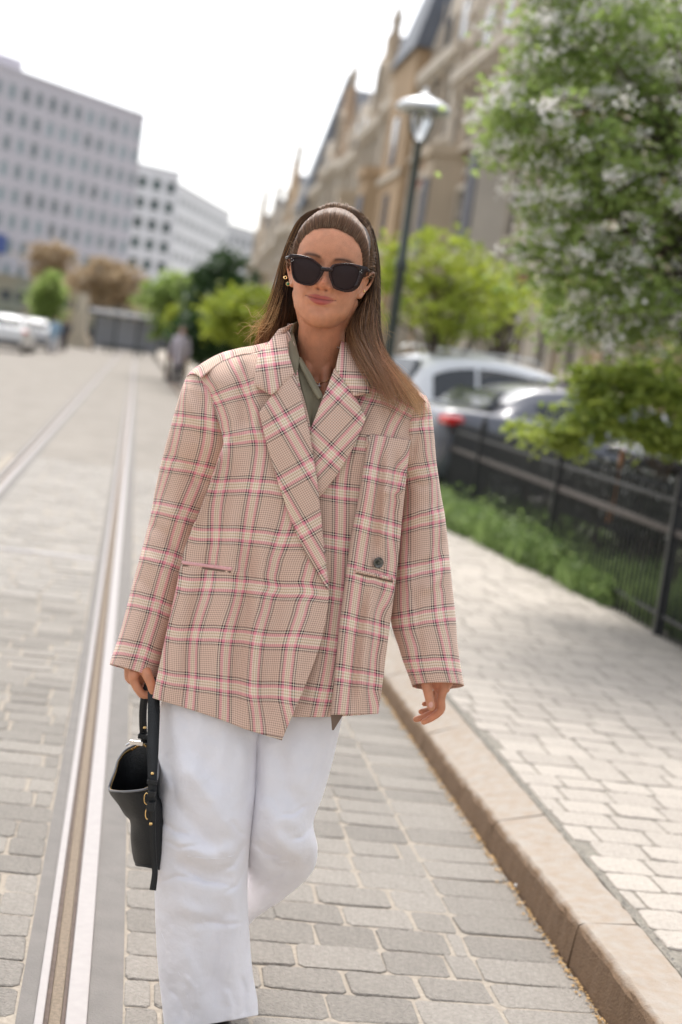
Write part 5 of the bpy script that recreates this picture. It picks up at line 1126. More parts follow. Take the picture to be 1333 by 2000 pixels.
# grass and weeds along the fence
F1 = np.array(G(1333, 1262, SW)); F0 = np.array(G(870, 1035, SW)); FD = (F0-F1); FL_ = np.linalg.norm(FD); FD /= FL_; FNr = np.array([FD[1], -FD[0], 0]);
if FNr[0] < 0: FNr = -FNr
gg = np.random.default_rng(12); n = 26000; u = gg.uniform(-1.5, FL_+7, n); v = gg.gamma(2.2, .30, n)-.02; bs_ = F1+FD*u[:, None]+FNr*v[:, None]; bs_[:, 2] = SW
edge = .05*vnoise(bs_, 3, 2); bs_ += FNr*edge[:, None]
hgt = gg.uniform(.06, .22, n)*(1+.6*vnoise(bs_, 2.2, 4))+.03; lean = gg.normal(0, .35, (n, 3)); lean[:, 2] = 1; w_ = gg.normal(0, 1, (n, 3)); w_[:, 2] = 0; w_ /= np.linalg.norm(w_, axis=1)[:, None]; w_ *= gg.uniform(.003, .010, n)[:, None]
tip = bs_+lean*hgt[:, None]; md_ = (bs_+tip)/2+lean*[.0, .0, .02]-lean*[.02, .02, 0]
V_ = np.stack([bs_-w_*.6, bs_+w_*.6, md_+w_, tip, md_-w_], 1).reshape(-1, 3); i0 = np.arange(n)*5
F_ = np.concatenate([np.stack([i0, i0+1, i0+2], 1), np.stack([i0, i0+2, i0+4], 1), np.stack([i0+4, i0+2, i0+3], 1)])
me_ = fast_mesh('grass', V_, F_, smooth=False); a = me_.color_attributes.new('tone', 'FLOAT_COLOR', 'POINT'); cc = np.ones((n*5, 4), np.float32); cc[:, :3] = np.repeat(np.clip(gg.random(n)*.6+.4*(vnoise(bs_, 3, 6)+1)/2, 0, 1), 5)[:, None]; a.data.foreach_set('color', cc.ravel())
tagit(link('grass', me_, M_grass), 'rough grass and weeds growing along the iron fence', 'grass', kind='stuff')
pw = F1+FD*gg.uniform(-1, FL_+5, 14000)[:, None]+FNr*np.abs(gg.normal(.12, .10, 14000))[:, None]; pw[:, 2] = SW+np.abs(gg.normal(.06, .07, 14000)); pw = pw[vnoise(pw*[1, 1, .3], 2.6, 9) > -.15]
p2 = np.array(G(1285, 1240, SW))+(np.array(G(870, 1035, SW))-np.array(G(1285, 1240, SW)))*gg.uniform(-.3, 1.3, 16000)[:, None]+FNr*(.05+np.abs(gg.normal(0, .16, 16000)))[:, None]; p2[:, 2] = SW+np.abs(gg.normal(.05, .11, 16000)); p2 = p2[vnoise(p2*[1, 1, .4], 2.1, 29) > -.2]; pw = np.concatenate([pw, p2])
tagit(scatter('weeds', pw, .028, M_grass, None, 44), 'leafy weeds spilling onto the pavement under the fence', 'weeds', kind='stuff')
# ================================================================== IRON FENCE
M_iron = mat('black_iron', (.018, .019, .020), .45, .3, 20); M_dkwood = mat('weathered_rail', (.10, .085, .075), .8, .2, 12, bump=.4); M_rustpost = mat('rusty_stake', (.30, .13, .05), .85, .3, 20)
FO = np.array(G(1285, 1240, SW)); FE = np.array(G(842, 831, .894)); FE[2] = SW; FD = FE-FO; FD /= np.linalg.norm(FD); FNr = np.array([FD[1], -FD[0], 0]); FNr *= np.sign(FNr[0])
fence = empty('iron_fence', FO, label='low black iron picket fence curving along the right of the pavement', cat='fence')
def fpt(u, z, v=0.): p = FO+FD*u+FNr*v; return np.array([p[0], p[1], SW+z])
def bar(name, u0, u1, z, hw_, hh, m, v=0., split=1):
    b = MB(); a, c = fpt(u0, z, v), fpt(u1, z, v); V_ = []
    for p in (a, c):
        for dy, dz in ((-hw_, -hh), (hw_, -hh), (hw_, hh), (-hw_, hh)): V_.append(p+FNr*dy+[0, 0, dz])
    b.add(V_, [(0, 1, 2, 3)[::-1], (4, 5, 6, 7), (0, 1, 5, 4), (1, 2, 6, 5), (2, 3, 7, 6), (3, 0, 4, 7)]); return b.build(name, m, fence, bevel=.003)
bar('rail', -2.2, 21.5, .80, .016, .012, M_iron); bar('rail', -2.2, 21.5, .62, .022, .020, M_dkwood, v=.012); bar('rail', -2.2, 21.5, .12, .013, .010, M_iron)
pk = MB(); pk.lathe([(.0085, 0), (.0085, .84), (.014, .855), (.010, .87), (.001, .92)], 6); pm_ = bpy.data.meshes.new('picket'); pm_.from_pydata(pk.v, [], pk.f); pm_.materials.append(M_iron); pm_.update()
us = np.arange(-1.6, 21, .08)
for u_ in us[:290]:
    o = bpy.data.objects.new('picket', pm_); COL.objects.link(o); o.parent = fence; o.matrix_parent_inverse = fence.matrix_basis.inverted(); o.location = Vector(fpt(u_, 0))
for u_ in (.0, 2.5, 5.2, 7.7, 10.2, 12.7, 15.2, 17.7, 20.2):
    b = MB(); p = fpt(u_, 0); b.box(p[0]-.03, p[0]+.03, p[1]-.03, p[1]+.03, SW-.1, SW+.95); b.lathe([(.028, 0), (.03, .02), (.012, .04), (.02, .06), (.001, .085)], 8, (p[0], p[1], SW+.95)); b.build('post', M_iron, fence, bevel=.004)
b = MB(); p = P(1203, 935, 9.9); b.tube([p+[0, .0, -.30], p+[.02, 0, .20]], .016, 8); tagit(b.build('stake', M_rustpost, smooth=True), 'rusty orange stake standing behind the iron fence', 'stake')
# dark foliage added to stand for the shade behind the fence
M_leafH = leafmat('shade_foliage_leaf', (.010, .014, .008), (.035, .045, .022), .15)
u = gg.uniform(-2, 21, 26000); v = gg.uniform(.35, .85, 26000); z = gg.uniform(.44, .84, 26000); hp3 = FO+FD*u[:, None]+FNr*v[:, None]; hp3[:, 2] = SW+z+.04*vnoise(hp3, 3, 1)
hd_ = empty('shade_foliage', fpt(2, 0, .6), label='low dark foliage added in place of the shade behind the iron fence', cat='shade_foliage'); scatter('foliage', hp3, .034, M_leafH, hd_, 61)
b = MB()
for k in range(160):
    p = fpt(gg.uniform(-2, 15), 0, gg.uniform(.4, .8)); b.tube([p, p+[gg.normal(0, .08), gg.normal(0, .08), .35], p+[gg.normal(0, .15), gg.normal(0, .15), .7]], [.008, .006, .003], 5)
b.build('stem', M_bark, hd_, kind='stuff')
# side road and lawn beyond the fence
lawn = MB(); lawn.box(2.9, 60, -10, S_END, -.14, .10, M_ST @ Matrix.Translation((.9, 0, 0))); lawn.build('garden_ground', groundmat('garden_earth', (.075, .085, .05)), kind='structure')
sr = MB(); sr.box(4.5, 60, 13.5, 26, -.13, .112, M_ST); sr.build('side_road', groundmat('side_road_asphalt', (.20, .19, .18)), kind='structure')
# ================================================================== BUILDINGS
M_glassd = mat('window_glass', (.05, .06, .07), .12, .2, .6, spec=.8)
M_glassb = mat('office_glass', (.21, .26, .28), .2, .15, .15, spec=.8, objvar=.45)
def copyo(o, parent, loc=None, **k):
    c = o.copy(); COL.objects.link(c); c.parent = parent; c.matrix_parent_inverse = Matrix.Identity(4)
    if loc is not None: c.location = loc
    return tagit(c, **k)
def lpart(b, name, m, parent, **k): return b.build(name, m, parent, local=True, **k)
def block(name, label, corner, right, back, w_, d_, h_, floors, cols, m_wall, m_glass, wfrac=.5, hfrac=.6, base_h=4.5, fin=.35, cat='building', side=0, top=0.8, sidecols=6, mullion=True):
    """office block: local x along the front, y back"""
    ang = math.atan2(right[1], right[0]); e = empty(name, corner, ang, label=label, cat=cat)
    fh = (h_-base_h-top)/floors; cw = w_/cols
    b = MB(); b.box(0, w_, fin, d_, 0, h_-.02)
    for i in range(cols+1):
        x = i*cw; hw2 = cw*(1-wfrac)/2; b.box(max(0, x-hw2), min(w_, x+hw2), 0, fin+.01, 0, h_-.05)
    for k in range(floors+1):
        z = base_h+k*fh; hh = fh*(1-hfrac)/2
        z0_, z1_ = (base_h-.5 if k == 0 else z-hh), (h_ if k == floors else z+hh); b.box(.001, w_-.001, .012, fin+.012, z0_, z1_)
    lpart(b, 'wall', m_wall, e)
    pr_ = MB(); pr_.box(0, cw*wfrac-.02, 0, .06, 0, fh*hfrac-.02); pm = bpy.data.meshes.new('window'); pm.from_pydata(pr_.v, [], pr_.f); pm.materials.append(m_glass); pm.update()
    for k in range(floors):
        for i in range(cols):
            o = bpy.data.objects.new('window', pm); COL.objects.link(o); o.parent = e; o.location = (i*cw+cw*(1-wfrac)/2+.01, fin-.09, base_h+k*fh+fh*(1-hfrac)/2+.01)
    if side:
        pr_ = MB(); sw = d_/sidecols; pr_.box(0, .06, 0, sw*wfrac, 0, fh*hfrac); sm = bpy.data.meshes.new('side_window'); sm.from_pydata(pr_.v, [], pr_.f); sm.materials.append(m_glass); sm.update()
        for k in range(floors):
            for i in range(sidecols):
                o = bpy.data.objects.new('window', sm); COL.objects.link(o); o.parent = e; o.location = ((w_+.002 if side > 0 else -.062), fin+.4+i*sw, base_h+k*fh+fh*(1-hfrac)/2)
    b = MB(); b.box(-.1, w_+.1, -.1, d_, h_, h_+.35); lpart(b, 'parapet', m_wall, e)
    b = MB(); n = max(3, int(w_/6))
    for i in range(n): b.box(w_*i/n+.3, w_*(i+1)/n-.3, fin-.3, fin-.05, .2, base_h-1.2)
    lpart(b, 'shopfront', M_glassd, e); return e, fh
M_mauve = mat('mauve_grey_cladding', (.56, .535, .58), .7, .04, .3); M_white = mat('white_render', (.74, .74, .76), .8, .05, .4); M_greyb = mat('pale_grey_render', (.62, .62, .64), .8, .05, .4)  # mauve cladding lightened to carry distance haze in its colour
M_glassg = mat('grey_green_glass', (.07, .105, .10), .25, .15, .3, objvar=.25); M_glasss = mat('grey_strip_glass', (.24, .25, .27), .3, .1, .3, objvar=.15)
# left office block: front runs from far left to its right-hand corner
A1, A0 = P(283, 229, 182.), P(-70, 100, 155.)
Z1 = P(283, 229, 182.)[2]; d = A1-A0; d[2] = 0; wd = np.linalg.norm(d)
office, _ = block('office_block', 'large mauve grey office block with a regular grid of windows at the left edge', (A0[0], A0[1], 0), d/wd, None, wd, 22, Z1, 8, 14, M_mauve, M_glassb, .50, .56, 5.0, .16)
b = MB(); b.box(-2, wd*.42, 4, 18, Z1+.34, Z1+2.4); lpart(b, 'plant_room', M_mauve, office)
b = MB(); b.box(wd*.20, wd*.29, -.5, -.15, 8.3, 10.4); lpart(b, 'sign', mat('blue_sign', (.05, .09, .30), .4), office)
b = MB(); b.box(0, wd, -2.5, -.3, 3.6, 4.5); lpart(b, 'awning', mat('green_awning', (.06, .17, .13), .7), office)
# white block
W0, W1 = P(262, 345, 214.), P(350, 358, 219.); ZW = P(300, 346, 228.)[2]; d = W1-W0; d[2] = 0; wd = np.linalg.norm(d)
wb, _ = block('white_block', 'white block with three columns of dark windows right of the office block', (W0[0]-d[0]*.6, W0[1]-d[1]*.6, 0), d/wd, None, wd*1.6, 20, ZW, 7, 5, M_white, M_glassg, .58, .56, 4.5, .2)
V0, V1 = P(351, 362, 225.), P(453, 400, 262.); ZV = P(353, 362, 225.)[2]; d = V1-V0; d[2] = 0; wd = np.linalg.norm(d)
wb2, _ = block('white_wing', 'white receding wing with faint strip windows beside the white block', (V0[0], V0[1], 0), d/wd, None, wd, 18, ZV, 7, 10, M_white, M_glasss, .82, .38, 4.5, .15)
V0, V1 = P(440, 448, 280.), P(540, 460, 300.); ZV = P(480, 452, 290.)[2]; d = V1-V0; d[2] = 0; wd = np.linalg.norm(d)
block('pale_low_block', 'lowest pale grey block at the end of the street, left of her head', (V0[0], V0[1], 0), d/wd, None, wd, 18, ZV, 6, 8, M_greyb, M_glasss, .7, .42, 4.0, .15)
# low pavilion closing the street behind the shelter
V0, V1 = P(-40, 612, 140.), P(330, 664, 170.); d = V1-V0; d[2] = 0; wd = np.linalg.norm(d)
block('low_shops', 'low row of green and tan shopfronts at the end of the tracks', (V0[0], V0[1], 0), d/wd, None, wd, 6, 5.2, 1, 14, mat('shop_green', (.16, .22, .19), .8, .5, .12, c2=(.36, .29, .20)), M_glassd, .7, .6, 2.6, .2)
# ---- right-hand row of old stone houses
M_stones = [mat('tan_stone', (.46, .37, .27), .9, .15, .7, bump=.3, bscale=4), mat('brown_stone', (.44, .32, .22), .9, .2, .7, bump=.3, bscale=4), mat('grey_stone', (.48, .43, .37), .9, .15, .7, bump=.3, bscale=4), mat('ochre_stone', (.44, .31, .19), .9, .15, .7, bump=.3, bscale=4)]
M_brick = mat('red_brick', (.30, .14, .095), .9, .2, 1.5); M_slate = mat('blue_slate', (.10, .11, .13), .55, .2, 1.5); M_trim = mat('pale_stone_trim', (.56, .49, .40), .85, .12, 2); M_dkgl = mat('dark_window', (.035, .035, .04), .15, .3, 1, spec=.8)
M_door = mat('house_door', (.10, .06, .04), .5, .2, 2)
def archpoly(x0, x1, z0, z1, n=8, point=0.):
    r = (x1-x0)/2; cx = (x0+x1)/2; zt = z1-r; P_ = [(x0, z0), (x1, z0)]
    for k in range(n+1): a = math.pi*k/n; P_.append((cx+r*math.cos(a), zt+(r*(1+point))*math.sin(a)))
    return P_
def ringpoly(outer, inner, y0, y1, b):
    n = len(outer); V_ = [(p[0], y0, p[1]) for p in outer]+[(p[0], y0, p[1]) for p in inner]+[(p[0], y1, p[1]) for p in outer]+[(p[0], y1, p[1]) for p in inner]; F_ = []
    for i in range(n): j = (i+1) % n; F_ += [(i, j, n+j, n+i), (2*n+i, 3*n+i, 3*n+j, 2*n+j), (i, 2*n+i, 2*n+j, j), (n+i, n+j, 3*n+j, 3*n+i)]
    b.add(V_, F_)
hr = random.Random(4)
winm = {}
def window(e, x, z, w_, h_, arch):
    key = (round(w_, 1), round(h_, 1), arch)
    if key not in winm:
        o_ = archpoly(-key[0]/2-.16, key[0]/2+.16, -.16, key[1]+.16) if arch else [(-key[0]/2-.16, -.16), (key[0]/2+.16, -.16), (key[0]/2+.16, key[1]+.2), (-key[0]/2-.16, key[1]+.2)]
        i_ = archpoly(-key[0]/2, key[0]/2, 0, key[1]) if arch else [(-key[0]/2, 0), (key[0]/2, 0), (key[0]/2, key[1]), (-key[0]/2, key[1])]
        b = MB(); ringpoly(o_, i_, -.22, .02, b); b.box(-.04, .04, -.10, -.03, 0, key[1]-.02); b.box(-key[0]/2, key[0]/2, -.11, -.04, key[1]*.62, key[1]*.62+.08); b.box(-key[0]/2-.3, key[0]/2+.3, -.34, -.223, -.28, -.16)
        fm_ = bpy.data.meshes.new('window'); fm_.from_pydata(b.v, [], b.f); fm_.materials.append(M_trim); fm_.update()
        b = MB(); b.prism(i_, -.035, .015); pm = bpy.data.meshes.new('pane'); pm.from_pydata(b.v, [], b.f); pm.materials.append(M_dkgl); pm.update(); winm[key] = (fm_, pm)
    fm_, pm = winm[key]; f_ = bpy.data.objects.new('window', fm_); COL.objects.link(f_); f_.parent = e; f_.location = (x, 0, z); p_ = bpy.data.objects.new('pane', pm); COL.objects.link(p_); p_.parent = f_
def house(s0, w_, h_, style, mi, label, t0, d_=11):
    # local x runs back towards the viewer along the street (-s), y away from the street (+t)
    org = ST(s0+w_, t0); ang = math.atan2(-SV[1], -SV[0]); e = empty('old_house', org, ang, label=label, cat='house', group='row of old stone houses')
    st = M_stones[mi]; b = MB(); b.box(0, w_, 0, d_, 0, h_)
    if style == 'gable':     # stepped or curved front gable
        gz = w_*.62; steps = 5; P_ = [(0, h_)]
        for k in range(steps): P_ += [(w_/2*k/steps, h_+gz*(k+1)/steps), (w_/2*(k+1)/steps, h_+gz*(k+1)/steps)]
        P_ = P_[:-1]; full = P_+[(w_-x, z) for x, z in P_[::-1]]; b.prism(full, .001, .45)
    elif style == 'point': b.prism([(0, h_), (w_, h_), (w_*.62, h_+w_*.55), (w_/2, h_+w_*.8), (w_*.38, h_+w_*.55)], .001, .45)
    lpart(b, 'wall', st, e)
    b = MB()   # base, string courses, cornice, pilasters
    b.box(-.02, w_+.02, -.14, -.002, 0, 1.1)
    fh = (h_-1.2)/3
    for k in (1, 2): b.box(.002, w_-.002, -.10, -.003, 1.2+k*fh-.25, 1.2+k*fh-.05)
    b.box(-.05, w_+.05, -.42, -.004, h_-.45, h_-.02); b.box(-.03, w_+.03, -.25, -.006, h_-.75, h_-.46)
    for x in (.12, w_-.42): b.box(x, x+.3, -.22, -.008, 1.1, h_-.76)
    for x in np.arange(.4, w_-.3, .62): b.box(x, x+.16, -.36, -.009, h_-.74, h_-.47)
    lpart(b, 'stone_trim', M_trim, e)
    for k in range(3):
        b = MB(); b.box(.45, w_-.45, -.012, -.001, 1.2+k*fh+fh*.86, 1.2+k*fh+fh*.93); lpart(b, 'brick_band', M_brick, e)
    nwin = 3 if w_ > 6.2 else 2
    for k in range(3):
        for i in range(nwin):
            x = w_*(i+.5)/nwin
            if k == 0 and i == nwin-1: continue
            window(e, x, 1.2+k*fh+.75, 1.15 if nwin == 3 else 1.35, fh-1.5, (k+mi) % 2 == 0)
    dp = archpoly(w_*(nwin-.5)/nwin-.6, w_*(nwin-.5)/nwin+.6, .3, 3.2); b = MB(); b.prism(dp, -.06, -.003); lpart(b, 'door', M_door, e)
    if style in ('gable', 'point'): window(e, w_/2, h_+.7, 1.3, 2.0, True)
    # bay
    if mi % 2 == 0 or style == 'tower':
        b = MB(); x0, x1 = w_*.08, w_*.42; b.prism([(x0, -.005), (x0+.5, -1.0), (x1-.5, -1.0), (x1, -.005)], 1.2+fh*.95, 1.2+fh*2.1, 'z'); b.prism([(x0-.1, -.006), (x0+.45, -1.15), (x1-.45, -1.15), (x1+.1, -.006)], 1.2+fh*2.1, 1.2+fh*2.2, 'z'); lpart(b, 'bay', st, e)
        b = MB(); b.box(x0+.6, x1-.6, -1.05, -1.01, 1.2+fh*1.15, 1.2+fh*1.9); lpart(b, 'bay_window', M_dkgl, e)
    # roof
    b = MB()
    if style == 'tower':
        r = w_*.30; cx = w_*.72; b2_ = MB(); b2_.box(cx-r, cx+r, -.5, r*2-.5, .02, h_+.8); lpart(b2_, 'turret', st, e)
        for zz2 in (3.2, 6.4, 9.4):
            bb = MB(); bb.box(cx-.55, cx+.55, -.56, -.505, zz2, zz2+1.9); lpart(bb, 'turret_window', M_dkgl, e)
            bb = MB(); bb.box(cx-r-.06, cx+r+.06, -.62, -.50, zz2-.55, zz2-.3); lpart(bb, 'string_course', M_trim, e)
        b.add([(cx-r-.2, -.7, h_+.8), (cx+r+.2, -.7, h_+.8), (cx+r+.2, 2*r-.3, h_+.8), (cx-r-.2, 2*r-.3, h_+.8), (cx-.25, r-.7, h_+9.5), (cx+.25, r-.7, h_+9.5), (cx+.25, r-.3, h_+9.5), (cx-.25, r-.3, h_+9.5)], [(3, 2, 1, 0), (4, 5, 6, 7), (0, 1, 5, 4), (1, 2, 6, 5), (2, 3, 7, 6), (3, 0, 4, 7)])
    rz = w_*.62 if style != 'mansard' else 3.0
    if style in ('gable', 'point'): b.prism([(.05, h_), (w_-.05, h_), (w_/2, h_+rz)], .46, d_)
    elif style == 'mansard': b.prism([(.1, h_), (d_, h_), (d_-1.8, h_+rz), (1.7, h_+rz)], .02, w_-.02, 'x')
    else: b.prism([(.1, h_), (d_, h_), (d_/2, h_+rz*.9)], .02, w_-.02, 'x')
    rf = lpart(b, 'roof', M_slate, e)
    if style in ('mansard', 'tower', 'plain'):
        for cx in ((w_*.3,) if style == 'tower' else (w_*.3, w_*.7)):
            b = MB(); b.prism([(cx-.75, h_+.0), (cx+.75, h_), (cx+.75, h_+1.9), (cx, h_+2.9), (cx-.75, h_+1.9)], .25, 2.6); dm = lpart(b, 'dormer', M_trim, e)
            b = MB(); b.box(cx-.42, cx+.42, .20, .245, h_+.5, h_+1.8); b.build('dormer_pane', M_dkgl, dm, local=True)
    # pinnacles and chimneys
    def pinn(x, y, z, r, hh):
        b = MB(); b.box(x-r, x+r, y-r, y+r, z-.3, z+hh*.4); b.add([(x-r*1.3, y-r*1.3, z+hh*.4), (x+r*1.3, y-r*1.3, z+hh*.4), (x+r*1.3, y+r*1.3, z+hh*.4), (x-r*1.3, y+r*1.3, z+hh*.4), (x, y, z+hh)], [(3, 2, 1, 0), (0, 1, 4), (1, 2, 4), (2, 3, 4), (3, 0, 4)]); b.box(x-.03, x+.03, y-.03, y+.03, z+hh*.95, z+hh*1.25); lpart(b, 'pinnacle', M_trim, e)
    pinn(.3, .3, h_, .26, 2.2); pinn(w_-.3, .3, h_, .26, 2.2)
    if style in ('gable', 'point'): pinn(w_/2, .3, h_+(w_*.62 if style == 'gable' else w_*.78), .2, 1.6)
    for x, y in ((.7, d_*.45), (w_-.7, d_*.6)):
        if hr.random() < .8: b = MB(); b.box(x-.45, x+.45, y-.9, y+.9, h_, h_+rz*.9+1.4); b.box(x-.52, x+.52, y-.97, y+.97, h_+rz*.9+1.1, h_+rz*.9+1.35); lpart(b, 'chimney', M_brick, e)
styles = [('plain', 10.5, 7, 3), ('gable', 11.5, 7.2, 2), ('mansard', 11.5, 6.6, 0), ('mansard', 12.6, 6.8, 1), ('tower', 12.8, 8.2, 3), ('gable', 12.5, 6.5, 0), ('mansard', 11.8, 6.4, 2), ('gable', 12.2, 6.6, 1), ('mansard', 11.6, 6.2, 0), ('tower', 9.8, 6.8, 2), ('plain', 10.4, 6.0, 1), ('point', 10.6, 6.2, 3), ('mansard', 10.0, 6.2, 0), ('gable', 9.8, 6.5, 2), ('plain', 9.4, 7, 1), ('point', 9.4, 7, 0)]
hl_ = ['plain ochre fronted house nearest the viewer at the right edge', 'stepped gable house behind the blossoming tree, second from the right edge', 'house with steep slate roof and two dormers hidden behind the blossom crown', 'brown house with steep slate roof just right of the street lamp head', 'ochre house with tall slate turret rising above the street lamp', 'tan stepped gable house just left of the tall turret', 'grey house with slate dormers left of the tan stepped gable', 'brown stepped gable house in the middle of the row', 'tan slate roofed house with dormers in the far half of the row', 'grey house with the smaller of the slate turrets', 'plain brown house left of the smaller turret', 'ochre pointed gable house above her hair', 'tan dormered house near the far end of the row', 'grey stepped gable house third from the far end', 'plain low brown house second from the far end', 'last tan pointed gable house at the far end of the row']
s = 27.; HT0 = 9.6
for i, ((sty, h_, w_, mi), lb) in enumerate(zip(styles, hl_)):
    house(s, w_, h_, sty, mi, lb, HT0); s += w_+.02
# ================================================================== STREET LAMP
M_post = mat('dark_green_post', (.03, .04, .032), .5, .2, 6); M_zinc = mat('pale_zinc', (.50, .52, .53), .3, .08, 6, metal=.5); M_lampgl = mat('lamp_glass', (.55, .57, .58), .1, .05, 3, spec=.8, trans=.75)
def lampbase(px, py, Y): p = P(px, py, Y); return np.array([p[0], p[1], 0])
lb_ = P(818, 280, 14.); LZ = lb_[2]; lx, ly = P(772, 600, 14.)[:2]; lx = lb_[0]; ly = 14.
lamp = empty('street_lamp', (lx, ly, .1), label='tall dark green street lamp with a wide zinc hat and glass bowl', cat='street lamp')
b = MB(); b.lathe([(.11, .1), (.11, .5), (.09, .55), (.075, 1.0), (.055, 1.05), (.048, 2.4), (.060, 2.42), (.060, 2.5), (.042, 2.52), (.034, LZ-.02), (.045, LZ)], 14, (lx, ly, 0)); b.build('post', M_post, lamp, smooth=True)
b = MB(); b.lathe([(.03, LZ), (.05, LZ+.03), (.075, LZ+.10), (.095, LZ+.20), (.10, LZ+.30), (.08, LZ+.31)], 20, (lx, ly, 0)); b.build('glass_bowl', M_lampgl, lamp, smooth=True)
b = MB(); b.lathe([(.09, LZ+.30), (.255, LZ+.30), (.272, LZ+.31), (.268, LZ+.325), (.25, LZ+.352), (.21, LZ+.385), (.15, LZ+.412), (.085, LZ+.414), (.08, LZ+.44), (.05, LZ+.462), (.02, LZ+.475), (.015, LZ+.53), (.001, LZ+.54)], 24, (lx, ly, 0)); b.build('lamp_shade', M_zinc, lamp, smooth=True)
b = MB()
for k in range(4): a = k*1.57+.6; b.tube([(lx+.045*math.cos(a), ly+.045*math.sin(a), LZ), (lx+.16*math.cos(a), ly+.16*math.sin(a), LZ+.16), (lx+.19*math.cos(a), ly+.19*math.sin(a), LZ+.33)], .007, 6)
b.build('bracket', M_post, lamp)
# slim far post with a globe among the round trees
p = P(374, 640, 52.); g2 = empty('globe_lamp', (p[0], p[1], 0), label='slim pale post with a round white globe between the two street trees', cat='street lamp')
b = MB(); zt = P(372, 578, 52.)[2]; b.lathe([(.12, 0), (.07, .6), (.06, zt)], 8, (p[0], p[1], 0)); b.build('post', M_trim, g2); b = MB(); b.lathe([(.05, 0), (.2, .1), (.24, .25), (.2, .4), (.01, .5)], 12, (p[0], p[1], zt)); b.build('globe', M_lampgl, g2, smooth=True)
# pale stone column and tram shelter by the far end of the tracks
p = P(155, 655, 95.); b = MB(); zt = P(156, 572, 95.)[2]; x, y = p[:2]; cl = empty('stone_column', (x, y, 0), label='pale stone column standing by the far end of the tracks', cat='column')
b.box(x-.75, x+.75, y-.75, y+.75, 0, .7); b.box(x-.55, x+.55, y-.55, y+.55, .7, 1.0); b.build('plinth', M_trim, cl); b = MB(); b.add([(x-.42, y-.42, 1.0), (x+.42, y-.42, 1.0), (x+.42, y+.42, 1.0), (x-.42, y+.42, 1.0), (x-.28, y-.28, zt), (x+.28, y-.28, zt), (x+.28, y+.28, zt), (x-.28, y+.28, zt), ], [(3, 2, 1, 0), (4, 5, 6, 7), (0, 1, 5, 4), (1, 2, 6, 5), (2, 3, 7, 6), (3, 0, 4, 7)]); b.build('shaft', M_trim, cl)
p = P(245, 645, 92.); x, y = p[:2]; sh = empty('tram_shelter', (x, y, 0), label='glass tram shelter with a flat pale roof beyond the tracks', cat='shelter')
b = MB(); b.box(x-2.2, x+2.2, y-.9, y+.9, 2.5, 2.72); b.build('roof', M_white, sh, bevel=.03)
for dx in (-2.1, -.7, .7, 2.1):
    b = MB(); b.box(x+dx-.05, x+dx+.05, y+.6, y+.7, 0, 2.5); b.build('post', M_post, sh)
for dx in (-2.04, -.64, .76):
    b = MB(); b.box(x+dx, x+dx+1.28, y+.63, y+.66, .3, 2.3); b.build('glass_panel', M_glasss, sh)
b = MB(); b.box(x-1.5, x+1.5, y+.1, y+.5, .42, .5); b.box(x-1.2, x-1.1, y+.2, y+.4, 0, .42); b.box(x+1.1, x+1.2, y+.2, y+.4, 0, .42); b.build('bench', M_post, sh)
# tram wires high over the tracks
M_wire = mat('wire', (.25, .25, .26), .5)
for t_, lb in ((-.52, 'thin tram wire hanging high above the tracks'),):
    b = MB(); b.tube([ST(s_, t_, 5.6) for s_ in (4, 30, 60, 100, 138)], .006, 5); o = b.build('tram_wire', M_wire); tagit(o, lb, 'wire')
